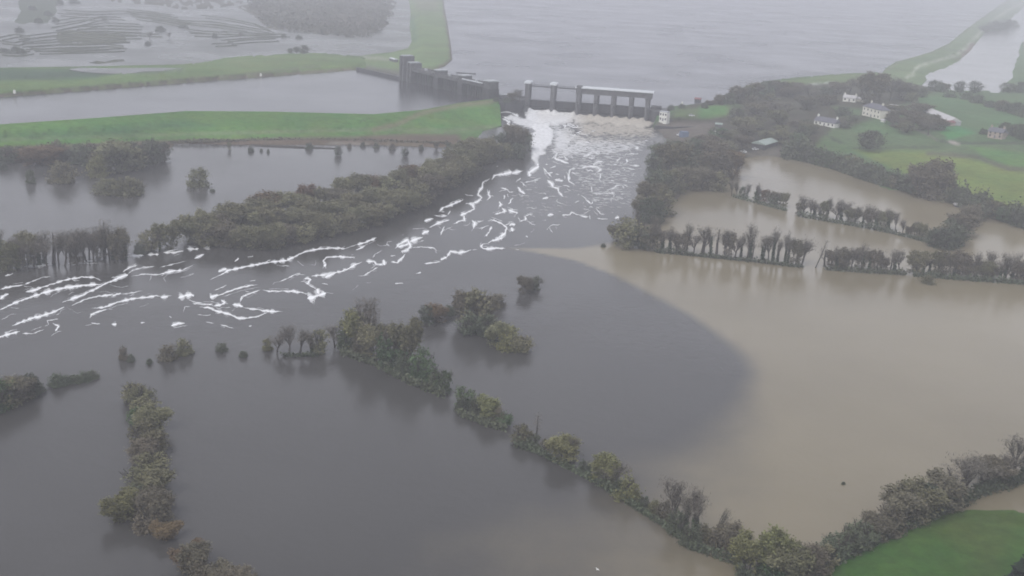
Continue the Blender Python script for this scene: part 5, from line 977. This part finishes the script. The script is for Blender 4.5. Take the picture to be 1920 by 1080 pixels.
# -- islands, left column, strays
row([plant(x, y, h, k, 0, w_) for x, y, h, k, w_ in ((800, 606, 44, 'dark', 30), (820, 604, 36, 'rust', 34), (843, 590, 20, 'bush', 20), (853, 588, 16, 'bush', 20), (874, 606, 70, 'brown', 40), (892, 614, 86, 'oak', 50), (908, 612, 64, 'brown', 44), (882, 626, 48, 'dark', 46), (912, 632, 50, 'dark', 40), (932, 644, 44, 'willow', 44), (955, 654, 44, 'ybush', 46), (978, 658, 38, 'oak', 40), (932, 574, 26, 'rbush', 32))],
    'in the island clump above the diagonal row', 'island clump above the diagonal row')
row([plant(984, 548, 34, 'brown', 0, 26), plant(1001, 542, 30, 'dark', 0, 26)], 'in the lone pair standing in open grey water', 'lone pair in open grey water')
D3 = [(252, 752, 44, 'oak', 40), (266, 766, 52, 'oak', 44), (276, 784, 46, 'oak', 48), (262, 796, 40, 'green', 40), (284, 810, 50, 'willow', 46), (268, 828, 48, 'oak', 46), (288, 850, 52, 'oak', 46), (270, 872, 50, 'brown', 48), (288, 892, 54, 'oak', 48), (266, 912, 50, 'oak', 50), (288, 932, 54, 'willow', 50), (262, 948, 48, 'dark', 48), (286, 966, 52, 'brown', 56), (232, 972, 54, 'pale', 46), (302, 984, 56, 'rbush', 48), (276, 990, 44, 'rbush', 46), (314, 1008, 34, 'rust', 36)]
row([plant(x, y, h, k, 0, w_) for x, y, h, k, w_ in D3], 'in the narrow tree column rising at the lower left', 'narrow tree column at the lower left')
row([plant(x, y, h, k, 0, w_) for x, y, h, k, w_ in ((356, 1062, 50, 'rust', 42), (366, 1076, 60, 'brown', 50), (384, 1096, 50, 'rbush', 46), (410, 1100, 44, 'brown', 40), (446, 1104, 44, 'brown', 46), (470, 1106, 34, 'rbush', 34))],
    'in the brown clump cut by the bottom edge', 'brown clump at the bottom edge')
row([plant(x, y, h, k, 0, w_) for x, y, h, k, w_ in ((-6, 768, 56, 'green', 50), (16, 760, 50, 'oak', 46), (38, 750, 46, 'brown', 44), (58, 742, 42, 'bush', 34), (74, 734, 18, 'bush', 20))], 'in the clump at the left edge of the near flood', 'clump at the left edge of the near flood')
row([plant(x, y, h, k, 0, w_) for x, y, h, k, w_ in ((110, 722, 24, 'bush', 28), (126, 718, 14, 'bush', 22), (142, 716, 14, 'bush', 24), (158, 712, 15, 'bush', 26), (174, 708, 14, 'bush', 20))], 'in the short low hedge beside the left edge clump', 'short low hedge beside the left edge clump')
row([plant(x, y, h, k, 0, w_) for x, y, h, k, w_ in ((232, 674, 26, 'rbush', 16), (246, 678, 14, 'bush', 12), (280, 682, 10, 'bush', 12), (315, 674, 30, 'rbush', 30), (346, 664, 32, 'obush', 30), (416, 658, 16, 'bush', 20), (456, 668, 12, 'bush', 14))], 'in the scattered line of drowned bushes below the foam', 'scattered drowned bushes below the foam')
q = plant(1581, 908, 5, 'bush', 0, 7); q[4]['label'] = 'tiny dark drowned bush alone in the brown water'
q = plant(1131, 463, 7, 'bush', 0, 9); q[4]['label'] = 'tiny dark bush where grey and brown water meet'
row([plant(x, y, h, k, 0, w_) for x, y, h, k, w_ in ((1956, 1180, 215, 'ever', 110), (1908, 1250, 150, 'ever', 90))], 'at the bottom right corner beside the green meadow', 'stand-in evergreens at the bottom right corner')  # evergreens added in place of a dark blurred shape, probably a helicopter part
row([plant(x, y, h, k, 9, w_) for x, y, h, k, w_ in ((962, 188, 16, 'brown', 20), (974, 190, 20, 'bare', 18), (950, 192, 10, 'bush', 16), (930, 190, 8, 'bush', 12))], 'on the wall top between the two gate rows', 'bushes between the two gate rows')
# the far brown wood at the upper left reads as one mass
r_ = np.random.default_rng(11); c = []
far = [(500, 46), (540, 58), (600, 64), (660, 70), (695, 70), (712, 60), (725, 44), (735, 20), (738, -10), (460, -10), (470, 20)]
for _ in range(1500):
    x, y = r_.uniform(460, 740), r_.uniform(-10, 72)
    if inside([(x, y)], far)[0]:
        p = np.array(at(x, y, 3.5)); c.append(p + r_.normal(size=(9, 3)) * np.array([3.2, 3.2, 1.3]) + np.array([0, 0, 1.5]))
me = quads_mesh('far_scrub', np.vstack(c), 1.3, 1.1, .2, plain('far_scrub_twigs', (.085, .078, .062), .95, .3, .05), r_)
tag(link('far_scrub', me), 'far grey-brown scrub wood beyond the flooded furrows', 'scrub', kind='stuff')
print('TREES', NT)
